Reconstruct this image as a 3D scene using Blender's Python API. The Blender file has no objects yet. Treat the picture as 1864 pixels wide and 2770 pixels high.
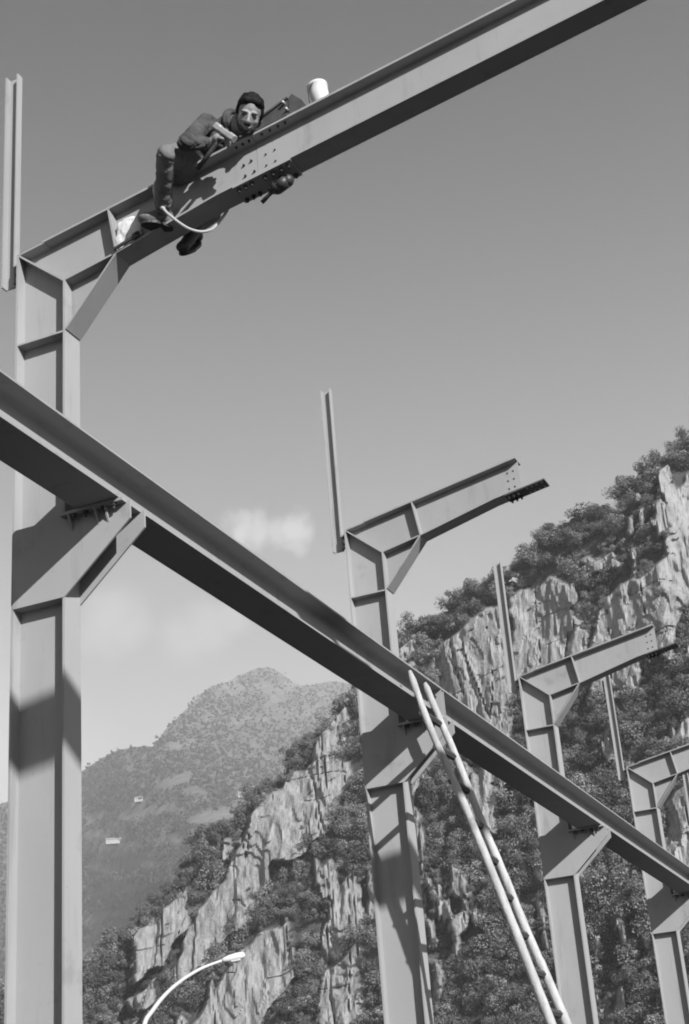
import bpy, bmesh, math, random
import numpy as np
from mathutils import Vector, Matrix, Euler

# ------------------------------------------------------------------ camera
scene = bpy.context.scene
Z0 = 6.787                                   # height of the eaves corner above the ground
CAM = Vector((4.2832, -6.3123, Z0 - 5.1868))
cam_data = bpy.data.cameras.new('camera')
cam_data.sensor_fit = 'VERTICAL'
cam_data.sensor_height = 36.0
cam_data.lens = 36.0 * 4169.393 / 2770.0
cam_data.clip_start = 0.1
cam_data.clip_end = 20000.0
cam = bpy.data.objects.new('camera', cam_data)
scene.collection.objects.link(cam)
cam.location = CAM
cam.rotation_euler = (1.99901, 0.07453, 0.42005)
scene.camera = cam

# ------------------------------------------------------------------ world, sun, exposure
SUN = Vector((1.30, -1.0, 0.82)).normalized()          # direction towards the sun
SUN_EL = math.asin(SUN.z)
SUN_AZ = math.atan2(SUN.x, SUN.y)
SKY_STRENGTH = 0.05
world = bpy.data.worlds.new('World')
scene.world = world
world.use_nodes = True
wn = world.node_tree
for n in list(wn.nodes):
    wn.nodes.remove(n)


def N(t, kind, **kw):
    n = t.nodes.new(kind)
    for k, v in kw.items():
        setattr(n, k, v)
    return n


def L(t, a, b):
    t.links.new(a, b)


def math_node(t, op, a=None, b=None, c=None, clamp=False):
    n = N(t, 'ShaderNodeMath', operation=op, use_clamp=clamp)
    for i, v in enumerate((a, b, c)):
        if v is None:
            continue
        if hasattr(v, 'links') or hasattr(v, 'is_linked'):
            L(t, v, n.inputs[i])
        else:
            n.inputs[i].default_value = v
    return n.outputs[0]


def pixel_dir(u, v):
    """direction through a point of the photograph (1864 x 2770)"""
    q = Vector(((u - 932) / 4169.393, -(v - 1385) / 4169.393, -1.0))
    return (cam.rotation_euler.to_matrix() @ q).normalized()


sky = N(wn, 'ShaderNodeTexSky', sky_type='NISHITA', sun_disc=False)
sky.sun_elevation = SUN_EL
sky.sun_rotation = SUN_AZ
sky.altitude = 300
sky.air_density = 1.0
sky.dust_density = 1.0
sky.ozone_density = 1.0
sep = N(wn, 'ShaderNodeSeparateColor')
L(wn, sky.outputs[0], sep.inputs[0])
# panchromatic film behind a yellow filter: mostly red and green
grey = math_node(wn, 'ADD', math_node(wn, 'MULTIPLY', sep.outputs[0], 0.29),
                 math_node(wn, 'ADD', math_node(wn, 'MULTIPLY', sep.outputs[1], 0.10),
                           math_node(wn, 'MULTIPLY', sep.outputs[2], 0.02)))
# thin fair-weather clouds low over the mountains
tc = N(wn, 'ShaderNodeTexCoord')
nz = N(wn, 'ShaderNodeTexNoise')
nz.inputs['Scale'].default_value = 52.0
nz.inputs['Detail'].default_value = 6.0
nz.inputs['Roughness'].default_value = 0.62
L(wn, tc.outputs['Generated'], nz.inputs['Vector'])
big = N(wn, 'ShaderNodeTexNoise')
big.inputs['Scale'].default_value = 5.0
big.inputs['Detail'].default_value = 4.0
L(wn, tc.outputs['Generated'], big.inputs['Vector'])
sxyz = N(wn, 'ShaderNodeSeparateXYZ')
L(wn, tc.outputs['Generated'], sxyz.inputs[0])
low = N(wn, 'ShaderNodeMapRange', interpolation_type='SMOOTHSTEP')
low.inputs[1].default_value = 0.44
low.inputs[2].default_value = 0.22
L(wn, sxyz.outputs[2], low.inputs[0])
veil = math_node(wn, 'MULTIPLY', low.outputs[0],
                 math_node(wn, 'MULTIPLY', math_node(wn, 'SUBTRACT', big.outputs[0], 0.40, clamp=True), 1.5))
puffs = None
for (u, v, r, a) in ((655, 1438, 0.0125, 1.0), (700, 1443, 0.0125, 0.9), (745, 1440, 0.011, 0.8), (795, 1434, 0.0125, 1.0), (800, 1462, 0.010, 0.7),
                     (560, 1690, 0.020, 0.42), (620, 1665, 0.014, 0.40), (500, 1720, 0.018, 0.35), (300, 1660, 0.020, 0.42), (345, 1700, 0.016, 0.35), (260, 1720, 0.018, 0.3)):
    dn = N(wn, 'ShaderNodeVectorMath', operation='DISTANCE')
    dn.inputs[1].default_value = pixel_dir(u, v)
    L(wn, tc.outputs['Generated'], dn.inputs[0])
    wob = math_node(wn, 'MULTIPLY_ADD', math_node(wn, 'SUBTRACT', nz.outputs[0], 0.5), 0.030, dn.outputs['Value'])
    mr = N(wn, 'ShaderNodeMapRange', interpolation_type='SMOOTHSTEP')
    mr.inputs[1].default_value = r * (1.3 if a > 0.5 else 1.4)
    mr.inputs[2].default_value = r * (0.15 if a > 0.5 else 0.1)
    mr.inputs[4].default_value = a
    L(wn, wob, mr.inputs[0])
    puffs = mr.outputs[0] if puffs is None else math_node(wn, 'MAXIMUM', puffs, mr.outputs[0])
cl = math_node(wn, 'ADD', veil, math_node(wn, 'MULTIPLY', puffs, 0.47), clamp=True)
cloud_val = 7.0
grey = math_node(wn, 'ADD', math_node(wn, 'MULTIPLY', grey, math_node(wn, 'SUBTRACT', 1.0, cl)),
                 math_node(wn, 'MULTIPLY', cl, cloud_val))
# summer haze: the sky pales towards the horizon all round
hzf = math_node(wn, 'POWER', math_node(wn, 'DIVIDE', math_node(wn, 'SUBTRACT', 0.70, math_node(wn, 'MAXIMUM', sxyz.outputs[2], 0.22), clamp=True), 0.70), 1.5)
grey = math_node(wn, 'MULTIPLY_ADD', hzf, 8.9, grey)
bg = N(wn, 'ShaderNodeBackground')
bg.inputs[1].default_value = SKY_STRENGTH
L(wn, grey, bg.inputs[0])
wo = N(wn, 'ShaderNodeOutputWorld')
L(wn, bg.outputs[0], wo.inputs[0])

sd = bpy.data.lights.new('sun', 'SUN')
sd.energy = 5.0
sd.angle = math.radians(0.53)
sd.color = (1.0, 1.0, 1.0)
sun = bpy.data.objects.new('sun', sd)
scene.collection.objects.link(sun)
sun.rotation_euler = SUN.to_track_quat('Z', 'Y').to_euler()
sun.location = (20, -20, 30)

vs = scene.view_settings
vs.view_transform = 'Standard'
vs.look = 'None'
vs.exposure = 1.1
vs.gamma = 1.0
vs.use_curve_mapping = False
scene.cycles.max_bounces = 4
scene.cycles.volume_bounces = 0
scene.cycles.transparent_max_bounces = 8
scene.cycles.use_denoising = True
scene.cycles.pixel_filter_type = 'BLACKMAN_HARRIS'
scene.cycles.filter_width = 1.9

random.seed(7)
rng = np.random.default_rng(11)
COL = scene.collection


# ------------------------------------------------------------------ materials (a black and white photograph: greys)
def mat(name, val, rough=0.6, var=0.0, scale=4.0, detail=5.0, stretch=(1, 1, 1), bump=0.0, bump_scale=60.0, metallic=0.0, spec=0.3, coord='Object'):
    m = bpy.data.materials.new(name)
    m.use_nodes = True
    t = m.node_tree
    b = t.nodes['Principled BSDF']
    b.inputs['Roughness'].default_value = rough
    b.inputs['Metallic'].default_value = metallic
    b.inputs['Specular IOR Level'].default_value = spec
    b.inputs['Base Color'].default_value = (val, val, val, 1)
    c = N(t, 'ShaderNodeTexCoord')
    if var > 0:
        mp = N(t, 'ShaderNodeMapping')
        mp.inputs['Scale'].default_value = stretch
        L(t, c.outputs[coord], mp.inputs[0])
        n = N(t, 'ShaderNodeTexNoise')
        n.inputs['Scale'].default_value = scale
        n.inputs['Detail'].default_value = detail
        n.inputs['Roughness'].default_value = 0.6
        L(t, mp.outputs[0], n.inputs['Vector'])
        r = N(t, 'ShaderNodeMapRange')
        r.inputs[1].default_value = 0.25
        r.inputs[2].default_value = 0.75
        r.inputs[3].default_value = val * (1 - var)
        r.inputs[4].default_value = val * (1 + var)
        L(t, n.outputs[0], r.inputs[0])
        L(t, r.outputs[0], b.inputs['Base Color'])
    if bump > 0:
        n2 = N(t, 'ShaderNodeTexNoise')
        n2.inputs['Scale'].default_value = bump_scale
        n2.inputs['Detail'].default_value = 4
        L(t, c.outputs[coord], n2.inputs['Vector'])
        bp = N(t, 'ShaderNodeBump')
        bp.inputs['Strength'].default_value = bump
        bp.inputs['Distance'].default_value = 0.01
        L(t, n2.outputs[0], bp.inputs['Height'])
        L(t, bp.outputs[0], b.inputs['Normal'])
    return m


def weather(m, amount=0.22):
    """scuffs, thin primer and rain streaks with shapes of their own"""
    t = m.node_tree
    bs = t.nodes['Principled BSDF']
    src = bs.inputs['Base Color'].links[0].from_socket
    g_ = N(t, 'ShaderNodeNewGeometry')
    out = src
    for sc, st, lo, hi, am in ((1.0, (9, 9, 0.9), 0.56, 0.72, amount), (1.0, (3.2, 3.2, 3.2), 0.60, 0.70, amount * 0.8), (1.0, (26, 26, 26), 0.66, 0.72, amount * 1.2)):
        mp = N(t, 'ShaderNodeMapping')
        mp.inputs['Scale'].default_value = st
        L(t, g_.outputs['Position'], mp.inputs[0])
        n = N(t, 'ShaderNodeTexNoise')
        n.inputs['Scale'].default_value = sc
        n.inputs['Detail'].default_value = 6
        n.inputs['Roughness'].default_value = 0.65
        L(t, mp.outputs[0], n.inputs['Vector'])
        r = N(t, 'ShaderNodeMapRange')
        r.inputs[1].default_value = lo
        r.inputs[2].default_value = hi
        r.inputs[3].default_value = 1.0
        r.inputs[4].default_value = 1.0 - am
        L(t, n.outputs[0], r.inputs[0])
        out = math_node(t, 'MULTIPLY', out, r.outputs[0])
    L(t, out, bs.inputs['Base Color'])


M = {}
M['steel'] = mat('grey_primed_steel', 0.285, 0.55, 0.09, 2.2, 8, (1, 1, 0.3), 0.10, 180, spec=0.18, coord='Object')
M['beam'] = mat('darker_beam_primer', 0.26, 0.55, 0.06, 3.0, 6, (1, 0.4, 1), 0.10, 180, spec=0.18)
M['rafter'] = mat('grey_primed_rafter_steel', 0.262, 0.55, 0.09, 2.2, 7, (1, 1, 1), 0.10, 180, spec=0.18)
M['steel_dark'] = mat('mill_steel', 0.06, 0.5, 0.3, 12, 5, bump=0.15, bump_scale=200)
M['bolt'] = mat('black_bolt_steel', 0.035, 0.45, 0.2, 30)
M['wood'] = mat('peeled_pole_wood', 0.34, 0.8, 0.34, 16, 7, (1, 1, 0.3), 0.35, 70)
M['rung'] = mat('shaded_rung_wood', 0.05, 0.8, 0.3, 18, 5, bump=0.2)  # dark wood: the rails' shade on the rungs is put into the colour
for k_ in ('steel', 'beam', 'rafter'):
    weather(M[k_])
weather(M['wood'], 0.45)
M['white'] = mat('white_plastic', 0.52, 0.45, 0.03, 8)
M['cloth_white'] = mat('white_sackcloth', 0.5, 0.9, 0.05, 30, 5, bump=0.08, bump_scale=60)
M['rubber'] = mat('pale_rubber_hose', 0.32, 0.5, 0.12, 12, stretch=(1, 1, 1))
M['lamp_metal'] = mat('galvanised_lamp_metal', 0.5, 0.45, 0.05, 4)
M['lamp_glass'] = mat('lamp_lens', 0.6, 0.2, 0.0)
M['skin'] = mat('skin', 0.19, 0.55, 0.08, 30, spec=0.35)
M['hair'] = mat('dark_hair', 0.010, 0.6, 0.4, 60, 4, bump=0.5, bump_scale=140, spec=0.08)
M['jacket'] = mat('worn_dark_denim', 0.06, 1.0, 0.5, 14, 6, bump=0.12, bump_scale=45, spec=0.05)
M['trouser'] = mat('faded_work_trousers', 0.125, 0.9, 0.25, 9, 6, (1, 1, .35), bump=0.12, bump_scale=40)
M['boot'] = mat('scuffed_leather', 0.1, 0.6, 0.5, 22, 5, bump=0.3)
M['boot_dark'] = mat('dark_leather', 0.02, 0.5, 0.4, 22, 5, bump=0.3)
M['belt'] = mat('belt_metal', 0.6, 0.3, 0.1, 30, metallic=0.6)
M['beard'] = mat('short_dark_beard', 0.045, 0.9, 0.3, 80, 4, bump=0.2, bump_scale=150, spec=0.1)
M['shaded_eye'] = mat('eye_socket_shade', 0.03, 0.2)  # shade of the eye sockets is put into this dark colour
M['hammer'] = mat('bright_hammer_steel', 0.36, 0.32, 0.12, 25, metallic=0.35)
M['ground'] = mat('dark_damp_site_ground', 0.030, 0.95, 0.35, 0.7, 8, bump=0.4, bump_scale=8)
M['bark'] = mat('bark', 0.08, 0.9, 0.3, 6)
M['house_wall'] = mat('white_render', 0.26, 0.8, 0.03, 0.3)
M['house_roof'] = mat('roof_tiles', 0.2, 0.8, 0.15, 0.8)
M['window'] = mat('window_glass', 0.05, 0.15)


def foliage(name, val, spread):
    m = bpy.data.materials.new(name)
    m.use_nodes = True
    t = m.node_tree
    for n in list(t.nodes):
        t.nodes.remove(n)
    oi = N(t, 'ShaderNodeObjectInfo')
    at = N(t, 'ShaderNodeAttribute', attribute_name='tone')
    r = N(t, 'ShaderNodeMapRange')
    r.inputs[3].default_value = 1 - spread
    r.inputs[4].default_value = 1 + spread
    L(t, oi.outputs['Random'], r.inputs[0])
    v = math_node(t, 'MULTIPLY', math_node(t, 'MULTIPLY', at.outputs['Fac'], val), r.outputs[0])
    d = N(t, 'ShaderNodeBsdfDiffuse')
    L(t, v, d.inputs[0])
    tr = N(t, 'ShaderNodeBsdfTranslucent')
    L(t, math_node(t, 'MULTIPLY', v, 0.8), tr.inputs[0])
    mx = N(t, 'ShaderNodeMixShader')
    mx.inputs[0].default_value = 0.25
    L(t, d.outputs[0], mx.inputs[1])
    L(t, tr.outputs[0], mx.inputs[2])
    o = N(t, 'ShaderNodeOutputMaterial')
    L(t, mx.outputs[0], o.inputs[0])
    return m


M['leaf'] = foliage('broadleaf_foliage', 0.158, 0.5)
M['leaf_far'] = foliage('far_forest_foliage', 0.085, 0.35)


def terrain_mat(name, soil, rock, streak=True):
    m = bpy.data.materials.new(name)
    m.use_nodes = True
    t = m.node_tree
    b = t.nodes['Principled BSDF']
    b.inputs['Roughness'].default_value = 0.95
    b.inputs['Specular IOR Level'].default_value = 0.1
    g = N(t, 'ShaderNodeNewGeometry')
    mp = N(t, 'ShaderNodeMapping')
    mp.inputs['Scale'].default_value = (0.5, 0.5, 0.11) if streak else (0.03, 0.03, 0.03)
    L(t, g.outputs['Position'], mp.inputs[0])
    n1 = N(t, 'ShaderNodeTexNoise')
    n1.inputs['Scale'].default_value = 1.0
    n1.inputs['Detail'].default_value = 8
    n1.inputs['Roughness'].default_value = 0.65
    L(t, mp.outputs[0], n1.inputs['Vector'])
    n2 = N(t, 'ShaderNodeTexNoise')
    n2.inputs['Scale'].default_value = 0.09
    n2.inputs['Detail'].default_value = 6
    L(t, g.outputs['Position'], n2.inputs['Vector'])
    cr = N(t, 'ShaderNodeValToRGB')
    e = cr.color_ramp.elements
    e[0].position = 0.30
    e[0].color = (rock * 0.42,) * 3 + (1,)
    e[1].position = 0.66
    e[1].color = (rock * 1.14,) * 3 + (1,)
    k = e.new(0.45)
    k.color = (rock * 0.86,) * 3 + (1,)
    L(t, math_node(t, 'ADD', math_node(t, 'MULTIPLY', n1.outputs[0], 0.66), math_node(t, 'MULTIPLY', n2.outputs[0], 0.34)), cr.inputs[0])
    at = N(t, 'ShaderNodeAttribute', attribute_name='rock')
    sr = N(t, 'ShaderNodeMapRange')
    sr.inputs[1].default_value = 0.3
    sr.inputs[2].default_value = 0.7
    sr.inputs[3].default_value = soil * 0.6
    sr.inputs[4].default_value = soil * 1.5
    L(t, n2.outputs[0], sr.inputs[0])
    mx = N(t, 'ShaderNodeMix', data_type='RGBA')
    L(t, at.outputs['Fac'], mx.inputs['Factor'])
    L(t, sr.outputs[0], mx.inputs['A'])
    L(t, cr.outputs[0], mx.inputs['B'])
    L(t, mx.outputs['Result'], b.inputs['Base Color'])
    n3 = N(t, 'ShaderNodeTexNoise')
    n3.inputs['Scale'].default_value = 1.6 if streak else 0.05
    n3.inputs['Detail'].default_value = 7
    L(t, g.outputs['Position'], n3.inputs['Vector'])
    bp = N(t, 'ShaderNodeBump')
    bp.inputs['Strength'].default_value = 0.55
    bp.inputs['Distance'].default_value = 0.5 if streak else 6.0
    L(t, n3.outputs[0], bp.inputs['Height'])
    L(t, bp.outputs[0], b.inputs['Normal'])
    return m


M['cliff'] = terrain_mat('fractured_cliff_rock', 0.06, 0.25)
M['mountain'] = terrain_mat('wooded_mountain_ground', 0.085, 0.17, streak=False)


# ------------------------------------------------------------------ mesh helpers
def mesh_obj(name, verts, faces, m, parent=None, smooth=False):
    me = bpy.data.meshes.new(name)
    me.from_pydata([tuple(v) for v in verts], [], faces)
    me.update()
    if m is not None:
        me.materials.append(m)
    if smooth:
        me.polygons.foreach_set('use_smooth', [True] * len(me.polygons))
    o = bpy.data.objects.new(name, me)
    COL.objects.link(o)
    if parent is not None:
        o.parent = parent
    return o


def tag(o, label, cat, group=None):
    o['label'] = label
    o['category'] = cat
    o['kind'] = 'thing'
    if group:
        o['group'] = group
    return o


def empty(name, loc, label, cat, group=None):
    o = bpy.data.objects.new(name, None)
    o.empty_display_size = 0.2
    COL.objects.link(o)
    o.location = loc
    return tag(o, label, cat, group)


def prism(poly, y0, y1):
    """polygon in x,z pushed along y"""
    n = len(poly)
    v = [(x, y0, z) for x, z in poly] + [(x, y1, z) for x, z in poly]
    f = [list(range(n)), list(range(2 * n - 1, n - 1, -1))]
    f += [[(i + 1) % n, i, n + i, n + (i + 1) % n] for i in range(n)]
    return v, f


def bar_poly(p, q, t, up=0.5):
    """strip of thickness t along p->q in x,z; up = share of the thickness above the line"""
    dx, dz = q[0] - p[0], q[1] - p[1]
    l = math.hypot(dx, dz)
    nx, nz_ = -dz / l, dx / l
    a, b = t * up, -t * (1 - up)
    return [(p[0] + nx * a, p[1] + nz_ * a), (p[0] + nx * b, p[1] + nz_ * b), (q[0] + nx * b, q[1] + nz_ * b), (q[0] + nx * a, q[1] + nz_ * a)]


def box(x0, x1, y0, y1, z0, z1):
    v = [(x0, y0, z0), (x1, y0, z0), (x1, y1, z0), (x0, y1, z0), (x0, y0, z1), (x1, y0, z1), (x1, y1, z1), (x0, y1, z1)]
    f = [(0, 3, 2, 1), (4, 5, 6, 7), (0, 1, 5, 4), (1, 2, 6, 5), (2, 3, 7, 6), (3, 0, 4, 7)]
    return v, f


def merge(*vf):
    V, F = [], []
    for v, f in vf:
        o = len(V)
        V += list(v)
        F += [[i + o for i in q] for q in f]
    return V, F


def tube(pts, radii, seg=10, cap=True):
    pts = [Vector(p) for p in pts]
    V, F = [], []
    prev = None
    for i, p in enumerate(pts):
        d = (pts[min(i + 1, len(pts) - 1)] - pts[max(i - 1, 0)]).normalized()
        ref = Vector((0, 0, 1)) if abs(d.z) < 0.95 else Vector((1, 0, 0))
        if prev is None:
            a = d.cross(ref).normalized()
        else:
            a = (prev - d * prev.dot(d)).normalized()
        prev = a
        b = d.cross(a)
        r = radii[i] if hasattr(radii, '__len__') else radii
        for k in range(seg):
            an = 2 * math.pi * k / seg
            V.append(p + a * (r * math.cos(an)) + b * (r * math.sin(an)))
        if i:
            o = (i - 1) * seg
            for k in range(seg):
                F.append([o + k, o + (k + 1) % seg, o + seg + (k + 1) % seg, o + seg + k])
    if cap:
        F.append(list(range(seg))[::-1])
        o = (len(pts) - 1) * seg
        F.append([o + k for k in range(seg)])
    return V, F


def spline(pts, n):
    """Catmull-Rom through pts"""
    P = [Vector(p) for p in pts]
    P = [P[0] * 2 - P[1]] + P + [P[-1] * 2 - P[-2]]
    out = []
    for i in range(1, len(P) - 2):
        for k in range(n):
            t = k / n
            a, b, c, d = P[i - 1], P[i], P[i + 1], P[i + 2]
            out.append(0.5 * ((2 * b) + (c - a) * t + (2 * a - 5 * b + 4 * c - d) * t * t + (3 * b - a - 3 * c + d) * t ** 3))
    out.append(P[-2])
    return out


def copy_tree(o, parent=None):
    c = o.copy()
    COL.objects.link(c)
    c.parent = parent
    for ch in list(o.children):
        copy_tree(ch, c)
    return c


# ------------------------------------------------------------------ numeric noise for the terrain
def vnoise(x, y, seed=0):
    xi, yi = np.floor(x).astype(np.int64), np.floor(y).astype(np.int64)
    xf, yf = x - xi, y - yi
    u, v = xf * xf * (3 - 2 * xf), yf * yf * (3 - 2 * yf)

    def h(i, j):
        n = (i * 374761393 + j * 668265263 + seed * 1442695041) & 0x7fffffff
        n = ((n ^ (n >> 13)) * 1274126177) & 0x7fffffff
        n = n ^ (n >> 16)
        return (n & 0xffff) / 65535.0
    return (h(xi, yi) * (1 - u) + h(xi + 1, yi) * u) * (1 - v) + (h(xi, yi + 1) * (1 - u) + h(xi + 1, yi + 1) * u) * v


def fbm(x, y, oct=4, seed=0):
    s, a, t = 0, 1.0, 0
    for k in range(oct):
        s = s + a * vnoise(x * 2 ** k, y * 2 ** k, seed + k * 17)
        t += a
        a *= 0.5
    return s / t


def hcell(i, j, seed):
    n = (i.astype(np.int64) * 374761393 + j.astype(np.int64) * 668265263 + seed * 1442695041) & 0x7fffffff
    n = ((n ^ (n >> 13)) * 1274126177) & 0x7fffffff
    return ((n ^ (n >> 16)) & 0xffff) / 65535.0


ROT = np.array(cam.rotation_euler.to_matrix())
CP = np.array(CAM)


def to_pixel(P):
    q = (P - CP) @ ROT
    return 932 + 4169.393 * q[..., 0] / -q[..., 2], 1385 - 4169.393 * q[..., 1] / -q[..., 2]


def az_te(u, v):
    q = np.stack([(np.asarray(u, float) - 932) / 4169.393, -(np.asarray(v, float) - 1385) / 4169.393, -np.ones(np.shape(u))], -1)
    r = q @ ROT.T
    return np.arctan2(r[..., 0], r[..., 1]), r[..., 2] / np.hypot(r[..., 0], r[..., 1])


def in_poly(px, py, poly):
    c = np.zeros(px.shape, bool)
    n = len(poly)
    for i in range(n):
        x0, y0 = poly[i]
        x1, y1 = poly[(i + 1) % n]
        if y0 == y1:
            continue
        k = ((y0 > py) != (y1 > py)) & (px < (x1 - x0) * (py - y0) / (y1 - y0) + x0)
        c ^= k
    return c


def grid_mesh(name, P, m, attrs=None, smooth=False):
    a, b = P.shape[:2]
    idx = np.arange(a * b).reshape(a, b)
    quads = np.stack([idx[:-1, :-1], idx[:-1, 1:], idx[1:, 1:], idx[1:, :-1]], -1).reshape(-1, 4)
    me = bpy.data.meshes.new(name)
    me.vertices.add(a * b)
    me.vertices.foreach_set('co', P.reshape(-1).astype(np.float32))
    me.loops.add(quads.size)
    me.loops.foreach_set('vertex_index', quads.reshape(-1).astype(np.int32))
    me.polygons.add(len(quads))
    me.polygons.foreach_set('loop_start', np.arange(0, quads.size, 4, dtype=np.int32))
    me.polygons.foreach_set('use_smooth', np.full(len(quads), smooth))
    me.update(calc_edges=True)
    me.validate()
    for k, v in (attrs or {}).items():
        at = me.attributes.new(k, 'FLOAT', 'POINT')
        at.data.foreach_set('value', v.reshape(-1).astype(np.float32))
    me.materials.append(m)
    o = bpy.data.objects.new(name, me)
    COL.objects.link(o)
    return o


# ------------------------------------------------------------------ ground
gs = 9000.0
g = mesh_obj('ground', [(-gs, -gs, 0), (gs, -gs, 0), (gs, gs, 0), (-gs, gs, 0)], [(0, 1, 2, 3)], M['ground'])
g['kind'] = 'structure'

# ------------------------------------------------------------------ the cliff across the valley
SKYLINE = [(-900, 2560), (-300, 2640), (100, 2680), (226, 2627), (297, 2556), (392, 2473), (464, 2390), (499, 2330), (547, 2283), (618, 2223), (701, 2152), (761, 2080),
           (820, 2009), (880, 1950), (951, 1866), (1000, 1800), (1076, 1736), (1117, 1700), (1201, 1664), (1308, 1581), (1367, 1557), (1427, 1498), (1545, 1415),
           (1664, 1367), (1771, 1260), (1864, 1189), (2000, 1080), (2200, 960), (2600, 900)]
ROCKS = [
    [(945, 1905), (864, 1974), (845, 2066), (782, 2114), (690, 2202), (634, 2299), (601, 2375), (552, 2456), (503, 2499), (493, 2575), (482, 2635), (547, 2575), (606, 2521),
     (661, 2467), (688, 2402), (715, 2358), (730, 2300), (820, 2265), (874, 2216), (903, 2139), (945, 2051)],
    [(512, 2394), (474, 2434), (417, 2483), (379, 2516), (350, 2590), (373, 2606), (411, 2575), (455, 2560), (475, 2510), (514, 2440)],
    [(660, 2575), (780, 2483), (795, 2597), (764, 2640), (720, 2716), (670, 2800), (480, 2860), (509, 2770), (569, 2684), (612, 2619)],
    [(335, 2700), (433, 2656), (411, 2711), (350, 2727)],
    [(290, 2800), (370, 2740), (350, 2800)],
    [(872, 2640), (970, 2532), (985, 2705), (959, 2738), (877, 2800), (860, 2790)],
    [(910, 2413), (965, 2320), (978, 2478), (935, 2500), (900, 2553), (880, 2540)],
    [(1170, 1747), (1294, 1664), (1364, 1638), (1385, 1825), (1385, 2001), (1252, 1903), (1196, 1851)],
    [(1376, 1617), (1481, 1560), (1543, 1590), (1562, 1680), (1595, 1742), (1481, 1805), (1395, 1830)],
    [(1570, 1513), (1673, 1480), (1683, 1545), (1595, 1570)],
    [(1625, 1617), (1689, 1575), (1772, 1535), (1870, 1431), (1990, 1330), (1990, 1560), (1864, 1590), (1822, 1669), (1818, 1755), (1766, 1700), (1595, 1741)],
    [(1785, 1378), (1864, 1296), (1960, 1210), (1960, 1400), (1864, 1446), (1795, 1456)],
    [(1640, 1760), (1730, 1755), (1700, 1830), (1600, 1860)],
    [(1777, 2199), (1864, 2085), (2020, 2020), (2020, 2330), (1864, 2310), (1795, 2300)],
    [(1805, 2010), (1858, 1945), (1875, 2005), (1820, 2040)],
    [(1245, 2050), (1341, 2126), (1335, 2204), (1275, 2190)],
    [(1240, 2425), (1258, 2470), (1235, 2560), (1222, 2520)],
    [(1596, 2365), (1622, 2400), (1612, 2420), (1600, 2410)], [(1695, 2440), (1730, 2400), (1728, 2440), (1712, 2460)],
    [(1592, 2530), (1616, 2530), (1613, 2595), (1598, 2590)], [(1660, 2700), (1690, 2680), (1702, 2800), (1665, 2800)],
    [(1170, 2600), (1200, 2640), (1190, 2720), (1176, 2700)], [(1620, 1990), (1634, 1985), (1632, 2060), (1618, 2050)],
]
sk_az, sk_te = az_te([p[0] for p in SKYLINE], [p[1] for p in SKYLINE])
AZ0, AZ1 = math.radians(-47), math.radians(6)
NA, NT = 900, 520


def cliff_R(az, te):
    base = 205 + 95 * np.clip((math.radians(-10) - az) / math.radians(25), 0, 1.4)
    return base / (1 - 0.62 * np.clip(te, -0.05, 0.9))


def cliff_point(az, te, dR=0.0):
    R = cliff_R(az, te) + dR
    return np.stack([CP[0] + R * np.sin(az), CP[1] + R * np.cos(az), CP[2] + R * te], -1)


az = np.linspace(AZ0, AZ1, NA)[:, None] * np.ones((1, NT))
top = np.interp(az[:, 0], sk_az, sk_te)
tt = np.linspace(0, 1, NT)[None, :]
te = -0.012 + (top[:, None] - 0.006 + 0.012) * tt
P0 = cliff_point(az, te)
s = az * 255.0
z = P0[..., 2]
u_, v_ = to_pixel(P0)
ju = u_ + (fbm(s / 3.0, z / 5.0, 3, 5) - 0.5) * 44
jv = v_ + (fbm(s / 3.0, z / 5.0, 3, 9) - 0.5) * 54
rock = np.zeros(az.shape)
for poly in ROCKS:
    rock[in_poly(ju, jv, poly)] = 1.0
    if max(p[1] for p in poly) - min(p[1] for p in poly) > 95:      # the foot of each face is hidden by the scrub below it
        for dv in (16, 32, 46):
            rock[in_poly(ju, jv - dv, poly)] = 1.0
rs = rock.copy()
for _ in range(2):
    rs[1:-1, 1:-1] = (rs[1:-1, 1:-1] * 2 + rs[:-2, 1:-1] + rs[2:, 1:-1] + rs[1:-1, :-2] + rs[1:-1, 2:]) / 6
wp = s + (fbm(s / 20, z / 60, 2, 3) - 0.5) * 5 + (fbm(s / 3, z / 7, 2, 15) - 0.5) * 0.7


def terrace(n, k):
    """rounded steps: fractured slabs with sharp edges"""
    q = n * k
    f_ = q - np.floor(q)
    return (np.floor(q) + np.clip((f_ - 0.5) * 6 + 0.5, 0, 1)) / k


slabs = terrace(fbm(wp / 8.5 + 30, z / 60 + 9, 3, 61), 9)
plates = terrace(fbm(wp / 3.4 + 70, z / 13 + 3, 3, 62), 7)
chips = fbm(wp / 0.9 + 10, z / 6.0 + 3, 3, 64)
rid = np.abs(fbm(wp / 3.1 + 5, z / 55 + 2, 2, 63) - 0.5)
crack = np.clip(1 - rid / 0.016, 0, 1)
rid2 = np.abs(fbm(wp / 9.0 + 35, z / 4.5 + 7, 2, 69) - 0.5)
crack = np.maximum(crack, 0.35 * np.clip(1 - rid2 / 0.02, 0, 1) * (fbm(s / 5, z / 5, 2, 70) > 0.56))
relief = -(slabs * 12.0 + plates * 5.6 + chips * 0.9 + fbm(s / 0.8, z / 2.5, 3, 31) * 0.6) + crack * 2.2 + 8.5
slope = (fbm(s / 22, z / 16, 4, 41) - 0.5) * 13
outcrop = np.clip((fbm(wp / 4.0 + 11, z / 12 + 4, 4, 91) - 0.60) * 14, 0, 1)
rs = np.maximum(rs, outcrop)
dR = rs * (relief - 1.5) + (1 - rs) * (slope * 0.7 + 1.8)
P = cliff_point(az, te, dR)
cliff = grid_mesh('cliff', P, M['cliff'], {'rock': rs})
cliff['kind'] = 'structure'
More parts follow.
